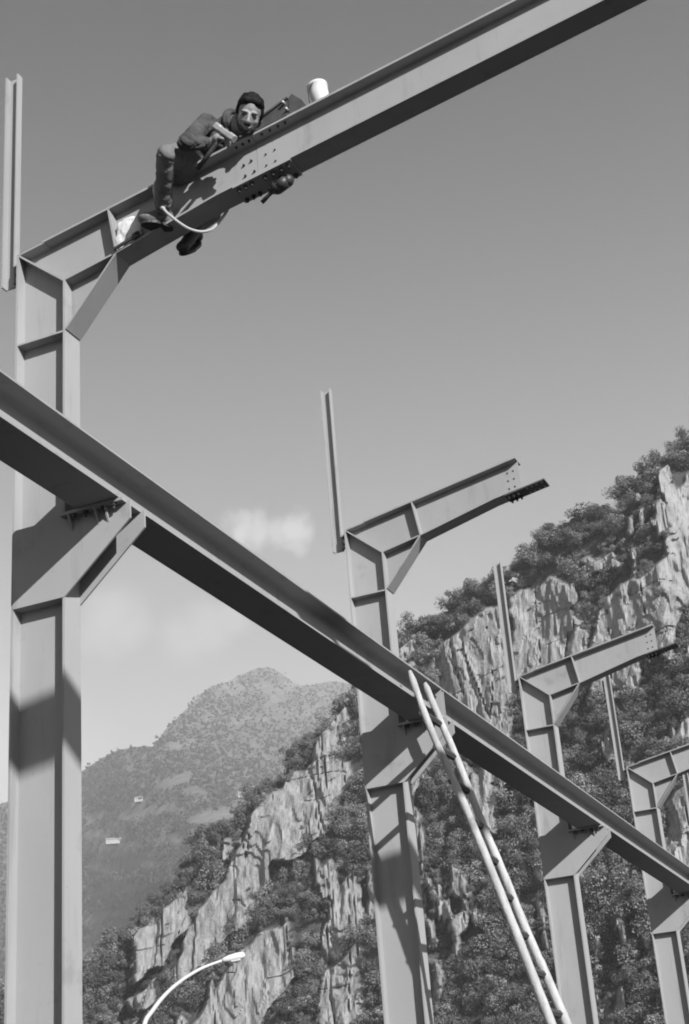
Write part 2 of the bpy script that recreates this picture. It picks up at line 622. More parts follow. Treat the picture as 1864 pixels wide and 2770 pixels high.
# the back of the spur, so that it is a body and not a screen
Pb = np.stack([P[:, -1, :], P[:, -1, :] + np.array([0, 40, 4.0]), P[:, -1, :] * np.array([1, 1, 0]) + np.array([0, 260, -2])], 1)
spur = grid_mesh('hill_back', Pb, M['cliff'], {'rock': np.zeros(Pb.shape[:2])})
spur['kind'] = 'structure'

# ------------------------------------------------------------------ the far mountain
FAR = [(-1200, 2250), (-500, 2230), (-100, 2200), (10, 2172), (120, 2130), (224, 2085), (263, 2059), (311, 2032), (355, 2022), (394, 2018), (413, 2020), (452, 1969), (501, 1921), (539, 1882),
       (568, 1858), (617, 1843), (656, 1824), (690, 1809), (728, 1804), (757, 1819), (791, 1843), (816, 1855), (854, 1850), (893, 1843), (927, 1845), (980, 1862),
       (1100, 1900), (1400, 2000), (1900, 2200)]
fa, ft = az_te([p[0] for p in FAR], [p[1] for p in FAR])
MEADOWS = [[(225, 2400), (300, 2385), (420, 2390), (380, 2410), (240, 2425)], [(420, 2260), (520, 2245), (570, 2262), (450, 2285)], [(225, 2255), (270, 2240), (300, 2255), (240, 2275)], [(225, 2480), (330, 2455), (350, 2470), (240, 2510)], [(230, 2340), (330, 2322), (430, 2330), (400, 2352), (260, 2362)], [(500, 2215), (600, 2190), (640, 2205), (540, 2240)], [(420, 2120), (520, 2085), (540, 2100), (450, 2140)], [(290, 2235), (345, 2190), (395, 2178), (480, 2175), (490, 2195), (420, 2200), (330, 2225)], [(265, 2292), (350, 2270), (410, 2290), (300, 2305)],
           [(225, 2205), (280, 2180), (300, 2200), (235, 2235)]]
NA2, NT2 = 420, 260
az2 = np.linspace(math.radians(-50), math.radians(-14), NA2)[:, None] * np.ones((1, NT2))
top2 = np.interp(az2[:, 0], fa, ft)
te2 = -0.002 + (top2[:, None] + 0.002) * np.linspace(0, 1, NT2)[None, :]


def far_R(a, t):
    return 950 / (1 - 1.75 * np.clip(t, -0.05, 0.5)) + 240 * np.sin(a * 21 + t * 9)


def far_point(a, t, dR=0.0):
    R = far_R(a, t) + dR
    return np.stack([CP[0] + R * np.sin(a), CP[1] + R * np.cos(a), CP[2] + R * t], -1)


s2 = az2 * 1400
z2 = te2 * 1400
dR2 = (fbm(s2 / 130 + z2 / 200, z2 / 130 - s2 / 300, 5, 77) - 0.5) * 190
P2 = far_point(az2, te2, dR2)
u2, v2 = to_pixel(P2)
mead = np.zeros(az2.shape, bool)
for poly in MEADOWS:
    mead |= in_poly(u2 + (fbm(s2 / 9, z2 / 9, 2, 4) - .5) * 26, v2 + (fbm(s2 / 9, z2 / 9, 2, 8) - .5) * 16, poly)
crags = np.clip((fbm(s2 / 20, z2 / 11, 4, 55) - 0.60) * 6, 0, 1) * np.clip(0.3 + te2, 0, 0.6)
crags = np.where(mead, 0.42, crags)
mountain = grid_mesh('mountain', P2, M['mountain'], {'rock': crags}, smooth=True)
mountain['kind'] = 'structure'


# ------------------------------------------------------------------ foliage prototypes and trees
def crown_mesh(name, n, rx, rz, leaf, seed, m, lobes=7):
    r = np.random.default_rng(seed)
    c = r.normal(size=(lobes, 3)) * np.array([rx * 0.42, rx * 0.42, rz * 0.36])
    c[:, 2] = np.abs(c[:, 2]) * 0.9 + rz * 0.35
    rad = r.uniform(0.22, 0.60, lobes) * rx
    li = r.integers(0, lobes, n)
    d = r.normal(size=(n, 3))
    d /= np.linalg.norm(d, axis=1)[:, None]
    rr = rad[li] * r.uniform(0.35, 1.08, n) ** 0.6
    p = c[li] + d * rr[:, None] * np.array([1, 1, 0.85])
    p[:, 2] += rz * 0.12
    a = r.normal(size=(n, 3))
    a += d * 0.0
    a /= np.linalg.norm(a, axis=1)[:, None]
    nn = d * 1.3 + r.normal(size=(n, 3)) * 0.5 + np.array([0, 0, 0.3])
    nn /= np.linalg.norm(nn, axis=1)[:, None]
    a -= nn * (a * nn).sum(1)[:, None]
    a /= np.linalg.norm(a, axis=1)[:, None] + 1e-9
    b = np.cross(nn, a)
    sz = leaf * r.uniform(0.6, 1.4, n)[:, None]
    V = np.stack([p - a * sz, p - b * sz * 0.55, p + a * sz, p + b * sz * 0.55], 1).reshape(-1, 3)
    tone = np.repeat(r.uniform(0.65, 1.35, n) * (0.8 + 0.4 * r.random(lobes)[li]), 4)
    q = np.arange(n * 4).reshape(n, 4)
    me = bpy.data.meshes.new(name)
    me.vertices.add(n * 4)
    me.vertices.foreach_set('co', V.reshape(-1).astype(np.float32))
    me.loops.add(n * 4)
    me.loops.foreach_set('vertex_index', q.reshape(-1).astype(np.int32))
    me.polygons.add(n)
    me.polygons.foreach_set('loop_start', np.arange(0, n * 4, 4, dtype=np.int32))
    me.update(calc_edges=True)
    at = me.attributes.new('tone', 'FLOAT', 'POINT')
    at.data.foreach_set('value', tone.astype(np.float32))
    me.materials.append(m)
    return me


def trunk_mesh(name, h, seed):
    r = random.Random(seed)
    parts = [tube(spline([(0, 0, -0.8), (r.uniform(-.1, .1), r.uniform(-.1, .1), h * 0.4), (r.uniform(-.25, .25), r.uniform(-.25, .25), h)], 4), [0.16 - 0.011 * i for i in range(9)], 7)]
    for k in range(5):
        a = r.uniform(0, 6.28)
        zz = h * r.uniform(0.25, 0.6)
        parts.append(tube([(0, 0, zz), (math.cos(a) * h * .25, math.sin(a) * h * .25, zz + h * .2), (math.cos(a) * h * .42, math.sin(a) * h * .42, zz + h * .45)], [0.07, 0.05, 0.02], 5))
    v, f = merge(*parts)
    me = bpy.data.meshes.new(name)
    me.from_pydata([tuple(x) for x in v], [], f)
    me.materials.append(M['bark'])
    return me


CROWNS = [crown_mesh('crown', 1700, 1.0 + 0.12 * (k % 3), 1.15 + 0.2 * (k % 2), 0.066, 100 + k, M['leaf'], 9 + 2 * (k % 4)) for k in range(6)]
TRUNKS = [trunk_mesh('trunk', 1.5, 50 + k) for k in range(3)]
FARC = [crown_mesh('crown', 130, 1.0, 1.3, 0.24, 300 + k, M['leaf_far'], 4) for k in range(3)]


def scatter_tree(name, protos):
    t = bpy.data.node_groups.new(name, 'GeometryNodeTree')
    t.interface.new_socket('Geometry', in_out='INPUT', socket_type='NodeSocketGeometry')
    t.interface.new_socket('Geometry', in_out='OUTPUT', socket_type='NodeSocketGeometry')
    gi, go = N(t, 'NodeGroupInput'), N(t, 'NodeGroupOutput')
    mp = N(t, 'GeometryNodeMeshToPoints')
    L(t, gi.outputs[0], mp.inputs['Mesh'])
    jn = N(t, 'GeometryNodeJoinGeometry')
    for p in protos:
        oi = N(t, 'GeometryNodeObjectInfo', transform_space='ORIGINAL')
        oi.inputs['Object'].default_value = p
        oi.inputs['As Instance'].default_value = True
        L(t, oi.outputs['Geometry'], jn.inputs[0])
    ip = N(t, 'GeometryNodeInstanceOnPoints')
    L(t, mp.outputs[0], ip.inputs['Points'])
    L(t, jn.outputs[0], ip.inputs['Instance'])
    ip.inputs['Pick Instance'].default_value = True

    def attr(nm, ty):
        a = N(t, 'GeometryNodeInputNamedAttribute', data_type=ty)
        a.inputs['Name'].default_value = nm
        return a.outputs['Attribute']
    L(t, attr('pick', 'INT'), ip.inputs['Instance Index'])
    L(t, attr('turn', 'FLOAT_VECTOR'), ip.inputs['Rotation'])
    L(t, attr('size', 'FLOAT_VECTOR'), ip.inputs['Scale'])
    L(t, ip.outputs[0], go.inputs[0])
    return t


def scatter(name, pts, sizes, protos, label, cat):
    n = len(pts)
    me = bpy.data.meshes.new(name)
    me.vertices.add(n)
    me.vertices.foreach_set('co', np.asarray(pts, np.float32).reshape(-1))
    a = me.attributes.new('pick', 'INT', 'POINT')
    a.data.foreach_set('value', rng.integers(0, len(protos), n).astype(np.int32))
    a = me.attributes.new('turn', 'FLOAT_VECTOR', 'POINT')
    tr = np.stack([rng.uniform(-.25, .25, n), rng.uniform(-.25, .25, n), rng.uniform(0, 6.28, n)], 1)
    a.data.foreach_set('vector', tr.astype(np.float32).reshape(-1))
    a = me.attributes.new('size', 'FLOAT_VECTOR', 'POINT')
    sz = np.stack([sizes * rng.uniform(.85, 1.2, n), sizes * rng.uniform(.85, 1.2, n), sizes * rng.uniform(.8, 1.25, n)], 1)
    a.data.foreach_set('vector', sz.astype(np.float32).reshape(-1))
    o = bpy.data.objects.new(name, me)
    COL.objects.link(o)
    md = o.modifiers.new('scatter', 'NODES')
    md.node_group = scatter_tree(name, protos)
    o['kind'] = 'stuff'
    o['label'] = label
    o['category'] = cat
    return o


# single trees standing out along the skyline of the spur
SKY_TREES = [(u, np.interp(u, [p[0] for p in SKYLINE], [p[1] for p in SKYLINE])) for u in
             (250, 330, 410, 455, 520, 590, 645, 690, 735, 790, 1085, 1110, 1150, 1190, 1225, 1260, 1290, 1330, 1352, 1400, 1440, 1470, 1500, 1535, 1575, 1610, 1650, 1690, 1725, 1760, 1800, 1835, 1860)]
crown_objs = []
for k, (u, v) in enumerate(SKY_TREES):
    a_, t_ = az_te([u], [v + random.uniform(26, 50)])
    p = cliff_point(a_, t_, 1.0)[0]
    zone = 'left of the second column' if u < 900 else 'between the second and third wall posts' if u < 1340 else 'right of the third wall post'
    T = empty('skyline_tree', p, 'bushy tree on the cliff skyline, ' + zone, 'tree', 'skyline trees ' + zone)
    T.rotation_euler = (0, 0, random.uniform(0, 6.28))
    sc_ = random.uniform(1.7, 3.1)
    T.scale = (sc_, sc_, sc_ * random.uniform(.85, 1.2))
    c = bpy.data.objects.new('crown', CROWNS[k % len(CROWNS)])
    COL.objects.link(c)
    c.parent = T
    c.location = (0, 0, 0.35)
    w = bpy.data.objects.new('trunk', TRUNKS[k % len(TRUNKS)])
    COL.objects.link(w)
    w.parent = T
    crown_objs.append(c)

# bushes and scrub over ledges and slopes of the cliff
n_try = 13000
ba = rng.uniform(math.radians(-44), math.radians(3), n_try)
bt_top = np.interp(ba, sk_az, sk_te)
bt = 0.02 + (bt_top - 0.02) * rng.random(n_try)
keep = rng.random(n_try) < (bt_top / 0.5)
ba, bt = ba[keep], bt[keep]
ii = np.clip(((ba - AZ0) / (AZ1 - AZ0) * (NA - 1)).round().astype(int), 0, NA - 1)
jj = np.clip(((bt + 0.012) / (np.interp(ba, sk_az, sk_te) + 0.006) * (NT - 1)).round().astype(int), 0, NT - 1)
rk = rs[ii, jj]
wide = rs.copy()
for _ in range(14):
    wide[1:-1, 1:-1] = (wide[1:-1, 1:-1] * 2 + wide[:-2, 1:-1] + wide[2:, 1:-1] + wide[1:-1, :-2] + wide[1:-1, 2:]) / 6
rk = np.where(wide[ii, jj] > 0.22, 1.0, rk)
keep = (rk < 0.22) | (rng.random(len(ba)) < 0.022)
onrock = rk >= 0.22
pos = P[ii, jj]
sizes = (1.0 + 1.9 * rng.random(len(ba)) ** 1.3) * np.where(onrock, 0.45, 1.0)
thin = fbm(ba * 90, bt * 90, 3, 123)
keep &= (thin > 0.24) | onrock
pos, sizes = pos[keep].copy(), sizes[keep]
pos[:, 2] -= sizes * 0.45
scatter('scrub', pos, sizes, crown_objs[:6], 'dark scrub and small trees covering the ledges and slopes of the cliff', 'scrub')
# low bushes along the broken edges of the rock faces
ei, ej = np.nonzero((rs > 0.12) & (rs < 0.88))
sel = rng.choice(len(ei), min(len(ei), 2200), replace=False)
epos = P[ei[sel], ej[sel]].copy()
esz = rng.uniform(0.35, 1.0, len(sel))
epos[:, 2] -= esz * 0.4
scatter('ledge_scrub', epos, esz, crown_objs[:6], 'low bushes clinging to the edges of the rock faces', 'scrub')
# skyline fringe
fa_ = np.linspace(math.radians(-40), math.radians(-1), 330) + rng.normal(size=330) * 0.002
ftp = np.interp(fa_, sk_az, sk_te) - rng.uniform(0.002, 0.014, 330)
fp = cliff_point(fa_, ftp, rng.uniform(-2, 4, 330))
fs = rng.uniform(1.2, 2.6, 330)
fp[:, 2] -= fs * 0.9
scatter('ridge_scrub', fp, fs, crown_objs[:6], 'continuous dark fringe of bushes along the top edge of the cliff', 'scrub')

# forest on the far mountain
FAR_PROTO = []
for k in range(3):
    u, v = ((520, 1905), (700, 1812), (300, 2042))[k]
    a_, t_ = az_te([u], [v])
    i_ = int(round((a_[0] - math.radians(-50)) / math.radians(36) * (NA2 - 1)))
    p = P2[i_, int(np.clip(round((t_[0] + 0.002) / (top2[i_] + 0.002) * (NT2 - 1)), 0, NT2 - 1))]
    T = empty('ridge_tree', p, ('tree on the steep left flank of the far mountain', 'tree near the summit of the far mountain', 'tree on the low left shoulder of the far mountain')[k], 'tree')
    T.scale = (2.0, 2.0, 2.4)
    c = bpy.data.objects.new('crown', FARC[k])
    COL.objects.link(c)
    c.parent = T
    w = bpy.data.objects.new('trunk', TRUNKS[k])
    COL.objects.link(w)
    w.parent = T
    w.location = (0, 0, -0.6)
    FAR_PROTO.append(c)
n_far = 120000
ca = rng.integers(0, NA2, n_far)
ct = (rng.random(n_far) ** 0.75 * (NT2 - 1)).astype(int)
u3, v3 = u2[ca, ct], v2[ca, ct]
keep = (u3 > -150) & (u3 < 1150) & (~mead[ca, ct]) & (crags[ca, ct] < rng.random(n_far) * 0.9 + 0.05) & (fbm(s2[ca, ct] / 14, z2[ca, ct] / 14, 3, 66) > 0.27)
for hu, hv, hw in ((376, 2172, 26), (656, 2158, 22), (316, 2286, 50)):
    keep &= ~((np.abs(u3 - hu) < hw) & (v3 - hv > -12) & (v3 - hv < 34))
fpos = P2[ca, ct][keep] + rng.normal(size=(keep.sum(), 3)) * np.array([3, 3, 0.5])
fsz = rng.uniform(1.3, 2.9, len(fpos))
fpos[:, 2] -= fsz * 1.0
scatter('far_forest', fpos, fsz, FAR_PROTO, 'pale hazy woodland covering the far mountain', 'forest')


# houses on the far slope
def house(u, v, wid, dep, hgt, label, rot=0.3):
    a_, t_ = az_te([u], [v])
    # stand it on the mountain surface
    i = int(round((a_[0] - math.radians(-50)) / math.radians(36) * (NA2 - 1)))
    j = int(round((t_[0] + 0.002) / (top2[i] + 0.002) * (NT2 - 1)))
    p = P2[i, j] + np.array([0.8, -3.0, 0.6])
    H = empty('house', p, label, 'house', 'houses on the far slope')
    H.rotation_euler = (0, 0, rot)
    w, d_ = wid / 2, dep / 2
    mesh_obj('wall', *box(-w, w, -d_, d_, -1.2, hgt), M['house_wall'], H)
    rh = dep * 0.32
    v_, f_ = [(-w - .4, -d_ - .4, hgt), (w + .4, -d_ - .4, hgt), (w + .4, d_ + .4, hgt), (-w - .4, d_ + .4, hgt), (-w - .4, 0, hgt + rh), (w + .4, 0, hgt + rh)], [(0, 1, 5, 4), (2, 3, 4, 5), (0, 4, 3), (1, 2, 5), (0, 3, 2, 1)]
    mesh_obj('roof', v_, f_, M['house_roof'], H)
    for k in range(max(2, int(wid / 5))):
        x = -w + (k + .5) * wid / max(2, int(wid / 5))
        mesh_obj('window', *box(x - .3, x + .3, -d_ - .06, -d_ + .05, hgt * .45, hgt * .45 + .7), M['window'], H)
    return H


house(376, 2172, 8, 6, 3.0, 'small white house above the meadow on the far slope')
house(656, 2158, 7, 6, 4, 'small white house on the far slope just left of the cliff edge', 0.2)
house(316, 2286, 20, 8, 3.0, 'long low white building lowest on the far slope beside first column', 0.5)


# ------------------------------------------------------------------ the steel frames
h, tf, b, tw = 0.165, 0.0135, 0.0751, 0.0045
S = 4.6601
m_ = 0.16946
zA, zB, zh, z1 = 0.0, -0.2692, -0.5958, -0.6061
xs, zsb, xst = 0.5001, -0.2045, 0.4522
xk, zkb, xe, xp = 1.1439, -0.0465, 1.3713, 1.5856
zcs, xce, zcet, zceb = -2.2005, 0.563, -1.7528, -1.8522
xc, bb, zct, zcb = 0.394, 0.1304, -1.5116, -1.7450
RIDGE = 7.7


def top_z(x):
    return m_ * (x + h)


def bot_z(x):
    return zkb + m_ * (x - xk) if x > xk else zsb + (zkb - zsb) * (x - xs) / (xk - xs)


def halves(poly):
    """a stiffener on both sides of the web, one mesh per side"""
    return prism(poly, -b + 0.001, -tw), prism(poly, tw, b - 0.001)



def hexbolt(r=0.015, l=0.022):
    v = [(r * math.cos(k * math.pi / 3), r * math.sin(k * math.pi / 3), 0) for k in range(6)] + [(r * math.cos(k * math.pi / 3), r * math.sin(k * math.pi / 3), -l * .55) for k in range(6)]
    f = [list(range(6)), [11, 10, 9, 8, 7, 6]] + [[(k + 1) % 6, k, 6 + k, 6 + (k + 1) % 6] for k in range(6)]
    o = len(v)
    r2 = r * .55
    v += [(r2 * math.cos(k * math.pi / 3), r2 * math.sin(k * math.pi / 3), -l * .5) for k in range(6)] + [(r2 * math.cos(k * math.pi / 3), r2 * math.sin(k * math.pi / 3), -l * 1.25) for k in range(6)]
    f += [[o + (k + 1) % 6, o + k, o + 6 + k, o + 6 + (k + 1) % 6] for k in range(6)] + [[o + 11, o + 10, o + 9, o + 8, o + 7, o + 6]]
    me = bpy.data.meshes.new('bolt')
    me.from_pydata(v, [], f)
    me.materials.append(M['bolt'])
    return me


BOLT = hexbolt()


def bolt(parent, loc, rot=(0, 0, 0), s_=1.0):
    o = bpy.data.objects.new('bolt', BOLT)
    COL.objects.link(o)
    o.parent = parent
    o.location = loc
    o.rotation_euler = rot
    o.scale = (s_, s_, s_)
    return o


def build_column():
    C = empty('steel_column', (0, 0, Z0), '', 'column', 'portal columns in a row')
    st = M['steel']
    g0 = -Z0

    def add(name, vf, m=st):
        return mesh_obj(name, *vf, m, C)
    web = [(-h + tf, g0), (h - tf, g0), (h - tf, zB - 0.002), (-h + tf, zA - 0.006)]
    add('web', prism(web, -tw, tw))
    add('outer_flange', box(-h, -h + tf, -b, b, g0, zA - 0.004))
    add('inner_flange', box(h - tf, h, -b, b, g0, zB + 0.004))
    add('base_plate', box(-h - .06, h + .06, -b - .06, b + .06, g0 + .002, g0 + .03))
    dg = bar_poly((-h + tf, zA - 0.004), (h - tf, zB), 0.011)
    for vf in halves(dg):
        add('diagonal_stiffener', vf)
    for zz in (z1,):
        for vf in halves(bar_poly((-h + tf, zz), (h - tf, zz), 0.011)):
            add('stiffener_plate', vf)
    # rafter stub and haunch
    rw = [(-h + tf, zA - 0.006), (h - tf, zB - 0.002), (h + .0005, zB - 0.002), (h + .0005, zh + .004), (xs, zsb), (xk, zkb), (xe, bot_z(xe)), (xe, top_z(xe)), (-h + tf, top_z(-h + tf))]
    add('rafter_web', prism(rw, -tw + .0006, tw - .0006), M['rafter'])
    x0 = 0.02
    add('cap_plate', prism(bar_poly((-h - .002, top_z(-h) - .001), (x0, top_z(x0) - .001), 0.011), -b + .003, b - .003), M['rafter'])
    add('top_flange', prism(bar_poly((x0 - .01, top_z(x0 - .01) + .006), (xe, top_z(xe) + .006), 0.014), -b, b), M['rafter'])
    for vf in halves(bar_poly((h, zB), (xs - .012, zsb - .012 * .2), 0.011)):
        add('haunch_stiffener', vf, M['rafter'])
    add('haunch_flange', prism(bar_poly((h + .003, zh), (xs, zsb), 0.011), -b + .0015, b - .0015), M['rafter'])
    add('bottom_flange', prism(bar_poly((xs - .004, zsb - .0008), (xk, zkb), 0.0125), -b, b), M['rafter'])
    add('bottom_flange', prism(bar_poly((xk, zkb), (xe, bot_z(xe)), 0.0125), -b, b), M['rafter'])
    for vf in halves(bar_poly((xst, top_z(xst) - .002), (xs - .001, zsb + .006), 0.011)):
        add('web_rib', vf, M['rafter'])
    # crane bracket
    pl = [(-h + tf, zcs), (h, zcs), (xce, zceb), (xce, zcet), (-h + tf, zcet)]
    for y0, y1, nm in ((-b - .003, -b + .009, 'bracket_plate'), (b - .009, b + .003, 'bracket_plate')):
        add(nm, prism(pl, y0, y1))
    for sgn in (-1, 1):
        y0, y1 = sorted((sgn * tw, sgn * (b - .009)))
        add('bracket_stiffener', box(-h + tf, h - tf, y0, y1, zcs, zcs + .011))
    add('bracket_seat', box(h + .001, xce - .02, -b - .05, b + .05, zcet - .012, zcet + .006))
    for x in (h + .05, xc - .02, xce - .13):
        tri = [(-b - .048, zcet - .0125), (-b - .003, zcet - .0125), (-b - .003, zcet - .095)]
        v = [(x - .005, y, z) for y, z in tri] + [(x + .005, y, z) for y, z in tri]
        add('gusset', (v, [(0, 1, 2), (5, 4, 3), (0, 3, 4, 1), (1, 4, 5, 2), (2, 5, 3, 0)]))
    for x in (h + .08, h + .15, xc + .03, xc + .09):
        bolt(C, (x, -b - .032, zcet - .0125), s_=1.1)
    return C


col0 = build_column()


def add_splice(C):
    """bottom splice plate with its bolts, still waiting for the next rafter length"""
    xa = 1.245
    sp = mesh_obj('splice_plate', *prism(bar_poly((xa, bot_z(xa) - .0125), (xp, bot_z(xp) - .0125), 0.012), -b + .002, b - .002), M['steel_dark'], C)
    for x in (1.27, 1.31, 1.35):
        for y in (-.045, .045):
            bolt(C, (x, y, bot_z(x) - .0185), (0, -math.atan(m_), 0), 1.0)
    for x in (1.43, 1.47, 1.51, 1.555):
        for y in (-.045, .045):
            k = 10
            ring = [(x + .009 * math.cos(q * 2 * math.pi / k), y + .009 * math.sin(q * 2 * math.pi / k)) for q in range(k)]
            v = [(px, py, bot_z(px) - .0192) for px, py in ring]
            mesh_obj('bolt_hole', v, [list(range(k))], M['lamp_metal'], sp)
    for (x, zz) in ((xe - .05, .06), (xe - .10, .06), (xe - .05, .13), (xe - .10, .13), (xe - .05, .20), (xe - .10, .20)):
        k = 10
        zc_ = bot_z(x) + zz
        v = [(x + .009 * math.cos(q * 2 * math.pi / k), -tw - .0004, zc_ + .009 * math.sin(q * 2 * math.pi / k)) for q in range(k)]
        mesh_obj('bolt_hole', v, [list(range(k))], M['bolt'], C)


LABELS = {-1: 'steel column standing behind the viewer, outside the picture',
          0: 'nearest tall grey steel column at the left edge, under the worker',
          1: 'second grey steel column, the one with the pole ladder beside it',
          2: 'third grey steel column, right of the pole ladder',
          3: 'fourth grey steel column, cut by the right edge of the picture',
          4: 'fifth grey steel column, farthest of the row'}
cols = {}
for k in (1, 2, 3, 4, 0, -1):
    cols[k] = col0 if k == 1 else copy_tree(col0)
    cols[k].location = (0, k * S + (.06 if k < 0 else 0), Z0)
    cols[k]['label'] = LABELS[k]
for k in (1, 2, 3, 4):
    add_splice(cols[k])


# ------------------------------------------------------------------ rafters of the two nearest frames
def build_rafter():
    Rf = empty('steel_rafter', (0, 0, Z0), '', 'rafter', 'roof rafters')
    st = M['rafter']
    mesh_obj('web', *prism([(xe + .002, bot_z(xe)), (RIDGE, bot_z(RIDGE)), (RIDGE, top_z(RIDGE)), (xe + .002, top_z(xe))], -tw, tw), st, Rf)
    mesh_obj('top_flange', *prism(bar_poly((xe + .003, top_z(xe + .003) + .006), (RIDGE, top_z(RIDGE) + .006), 0.014), -b, b), st, Rf)
    mesh_obj('bottom_flange', *prism(bar_poly((xe + .003, bot_z(xe)), (RIDGE, bot_z(RIDGE)), 0.0125), -b, b), st, Rf)
    mesh_obj('splice_plate', *prism(bar_poly((1.245, bot_z(1.245) - .0125), (1.60, bot_z(1.60) - .0125), 0.012), -b - .004, b + .004), st, Rf)
    mesh_obj('splice_plate', *prism(bar_poly((1.245, top_z(1.245) + .0195), (1.60, top_z(1.60) + .0195), 0.012), -b - .004, b + .004), M['steel_dark'], Rf)
    for x in (1.27, 1.31, 1.35, 1.43, 1.48, 1.53, 1.575):
        for y in (-.05, .05):
            bolt(Rf, (x, y, bot_z(x) - .0185), (0, -math.atan(m_), 0), 0.9)
            bolt(Rf, (x, y, top_z(x) + .0255), (math.pi, math.atan(m_), 0), 1.0)
            bolt(Rf, (x, y, top_z(x) - .001), (0, -math.atan(m_), 0), 0.55)
    for x, zz in ((1.296, .085), (1.353, .085), (1.290, .160), (1.337, .165), (1.427, .085), (1.483, .085), (1.427, .16), (1.483, .16)):
        bolt(Rf, (x, -tw, bot_z(x) + zz), (math.pi / 2 * -1, 0, 0), 0.5 if x < 1.4 else 0.36)
    mesh_obj('ridge_plate', *box(RIDGE - .01, RIDGE, -b - .02, b + .02, bot_z(RIDGE) - .05, top_z(RIDGE) + .04), st, Rf)
    return Rf


raf = build_rafter()
raf['label'] = 'long grey roof rafter overhead, rising from the worker to the top right'
raf0 = copy_tree(raf)
raf0.location = (0, -S + .06, Z0)
raf0['label'] = 'roof rafter overhead behind the viewer, outside the picture'
# the other half of these two frames, behind the viewer's right shoulder
for k in (0, -1):
    for src, lab in ((col0, 'column on the opposite side of the hall, outside the picture'), (raf, 'rafter falling to the opposite side of the hall, outside the picture')):
        c = copy_tree(src)
        c.location = (2 * RIDGE, k * S + (.06 if k < 0 else 0), Z0)
        c.scale = (-1, 1, 1)
        c['label'] = lab.replace(' outside', ' nearer frame, outside' if k == 0 else ' farther frame, outside')
        c['group'] = 'opposite half of the hall'


# ------------------------------------------------------------------ wall posts
def build_post():
    Pp = empty('wall_post', (0, 0, Z0), '', 'post', 'wall posts along the column tops')
    xb_, xa_ = -h - .0495, -h - .0495 - .0909
    z0_, z1_ = -0.1437, 1.3996
    mesh_obj('flange', *box(xa_, xa_ + .009, -.0243, .0243, z0_, z1_), M['steel'], Pp)
    mesh_obj('flange', *box(xb_ - .009, xb_, -.0243, .0243, z0_, z1_), M['steel'], Pp)
    mesh_obj('web', *box(xa_ + .009, xb_ - .009, .0175, .0240, z0_ + .0005, z1_ - .0005), M['steel'], Pp)
    cl_ = mesh_obj('cleat', *box(xb_ + .0005, -h - .0005, -.018, .018, -.13, -.005), M['steel'], Pp)
    bolt(cl_, (xb_ + .02, -.018, -.04), (-math.pi / 2, 0, 0), 0.7)
    bolt(cl_, (xb_ + .02, -.018, -.10), (-math.pi / 2, 0, 0), 0.7)
    return Pp


post = build_post()
POST_L = {0: 'pale channel post rising at the top left corner beside the nearest column', 1: 'pale channel post rising against open sky from the second column',
          2: 'pale channel post of the third column, crossing the wooded cliff edge', 3: 'pale channel post of the fourth column, under the third rafter arm', 4: 'pale channel post of the fifth column at the right edge'}
for k in range(5):
    p = post if k == 0 else copy_tree(post)
    p.location = (0, k * S, Z0)
    p['label'] = POST_L[k]


# ------------------------------------------------------------------ crane beam
def crane_beam(y0, y1, label, stiff):
    B = empty('crane_beam', (xc, y0, Z0), label, 'beam', 'crane runway beams')
    l = y1 - y0
    mesh_obj('bottom_flange', *box(-bb, bb, 0, l, zcb, zcb + .0125), M['beam'], B)
    mesh_obj('top_flange', *box(-bb, bb, 0, l, zct, zct + .0125), M['beam'], B)
    # rolled section: web with root fillets
    r = .024
    sec = []
    for sx in (1, -1):
        pts = [(.004, 0.0)]
        for k in range(5):
            a = k / 4 * math.pi / 2
            pts.append((.004 + r - r * math.sin(a), 0.0) if False else (.004 + r * (1 - math.sin(a)), r * (1 - math.cos(a))))
        pts = pts[1:]
        lo = [(x, zcb + .0125 + z_) for x, z_ in pts]
        hi = [(x, zct - z_) for x, z_ in reversed(pts)]
        ring = lo + hi
        sec.append([(sx * x, z_) for x, z_ in ring])
    poly = sec[0] + sec[1][::-1]
    v = [(x, 0.0005, z_) for x, z_ in poly] + [(x, l - .0005, z_) for x, z_ in poly]
    n = len(poly)
    f = [list(range(n))[::-1], list(range(n, 2 * n))] + [[i, (i + 1) % n, n + (i + 1) % n, n + i] for i in range(n)]
    mesh_obj('web', v, f, M['beam'], B, smooth=False)
    for ys in stiff:
        for sx in (-1, 1):
            x0_, x1_ = sorted((sx * .005, sx * (bb - .004)))
            e_ = mesh_obj('end_stiffener', *box(x0_, x1_, ys - y0 - .005, ys - y0 + .005, zcb + .0126, zct - .0001), M['beam'], B)
            if sx > 0:
                for zz in (.06, .12, .18):
                    bolt(e_, (bb * .55, ys - y0 - .005, zcb + zz), (-math.pi / 2, 0, 0), 0.9)
    return B


crane_beam(-2 * S, S - .004, 'near length of the grey crane beam crossing from the left edge to the ladder', (S - .02,))
crane_beam(S + .004, 4.6 * S, 'far length of the grey crane beam running from the ladder to the right edge', (S + .03, 3 * S))


# ------------------------------------------------------------------ pole ladder
def ray_at(u, v, y):
    d_ = pixel_dir(u, v)
    k = (y - CAM.y) / d_.y
    return CAM + d_ * k


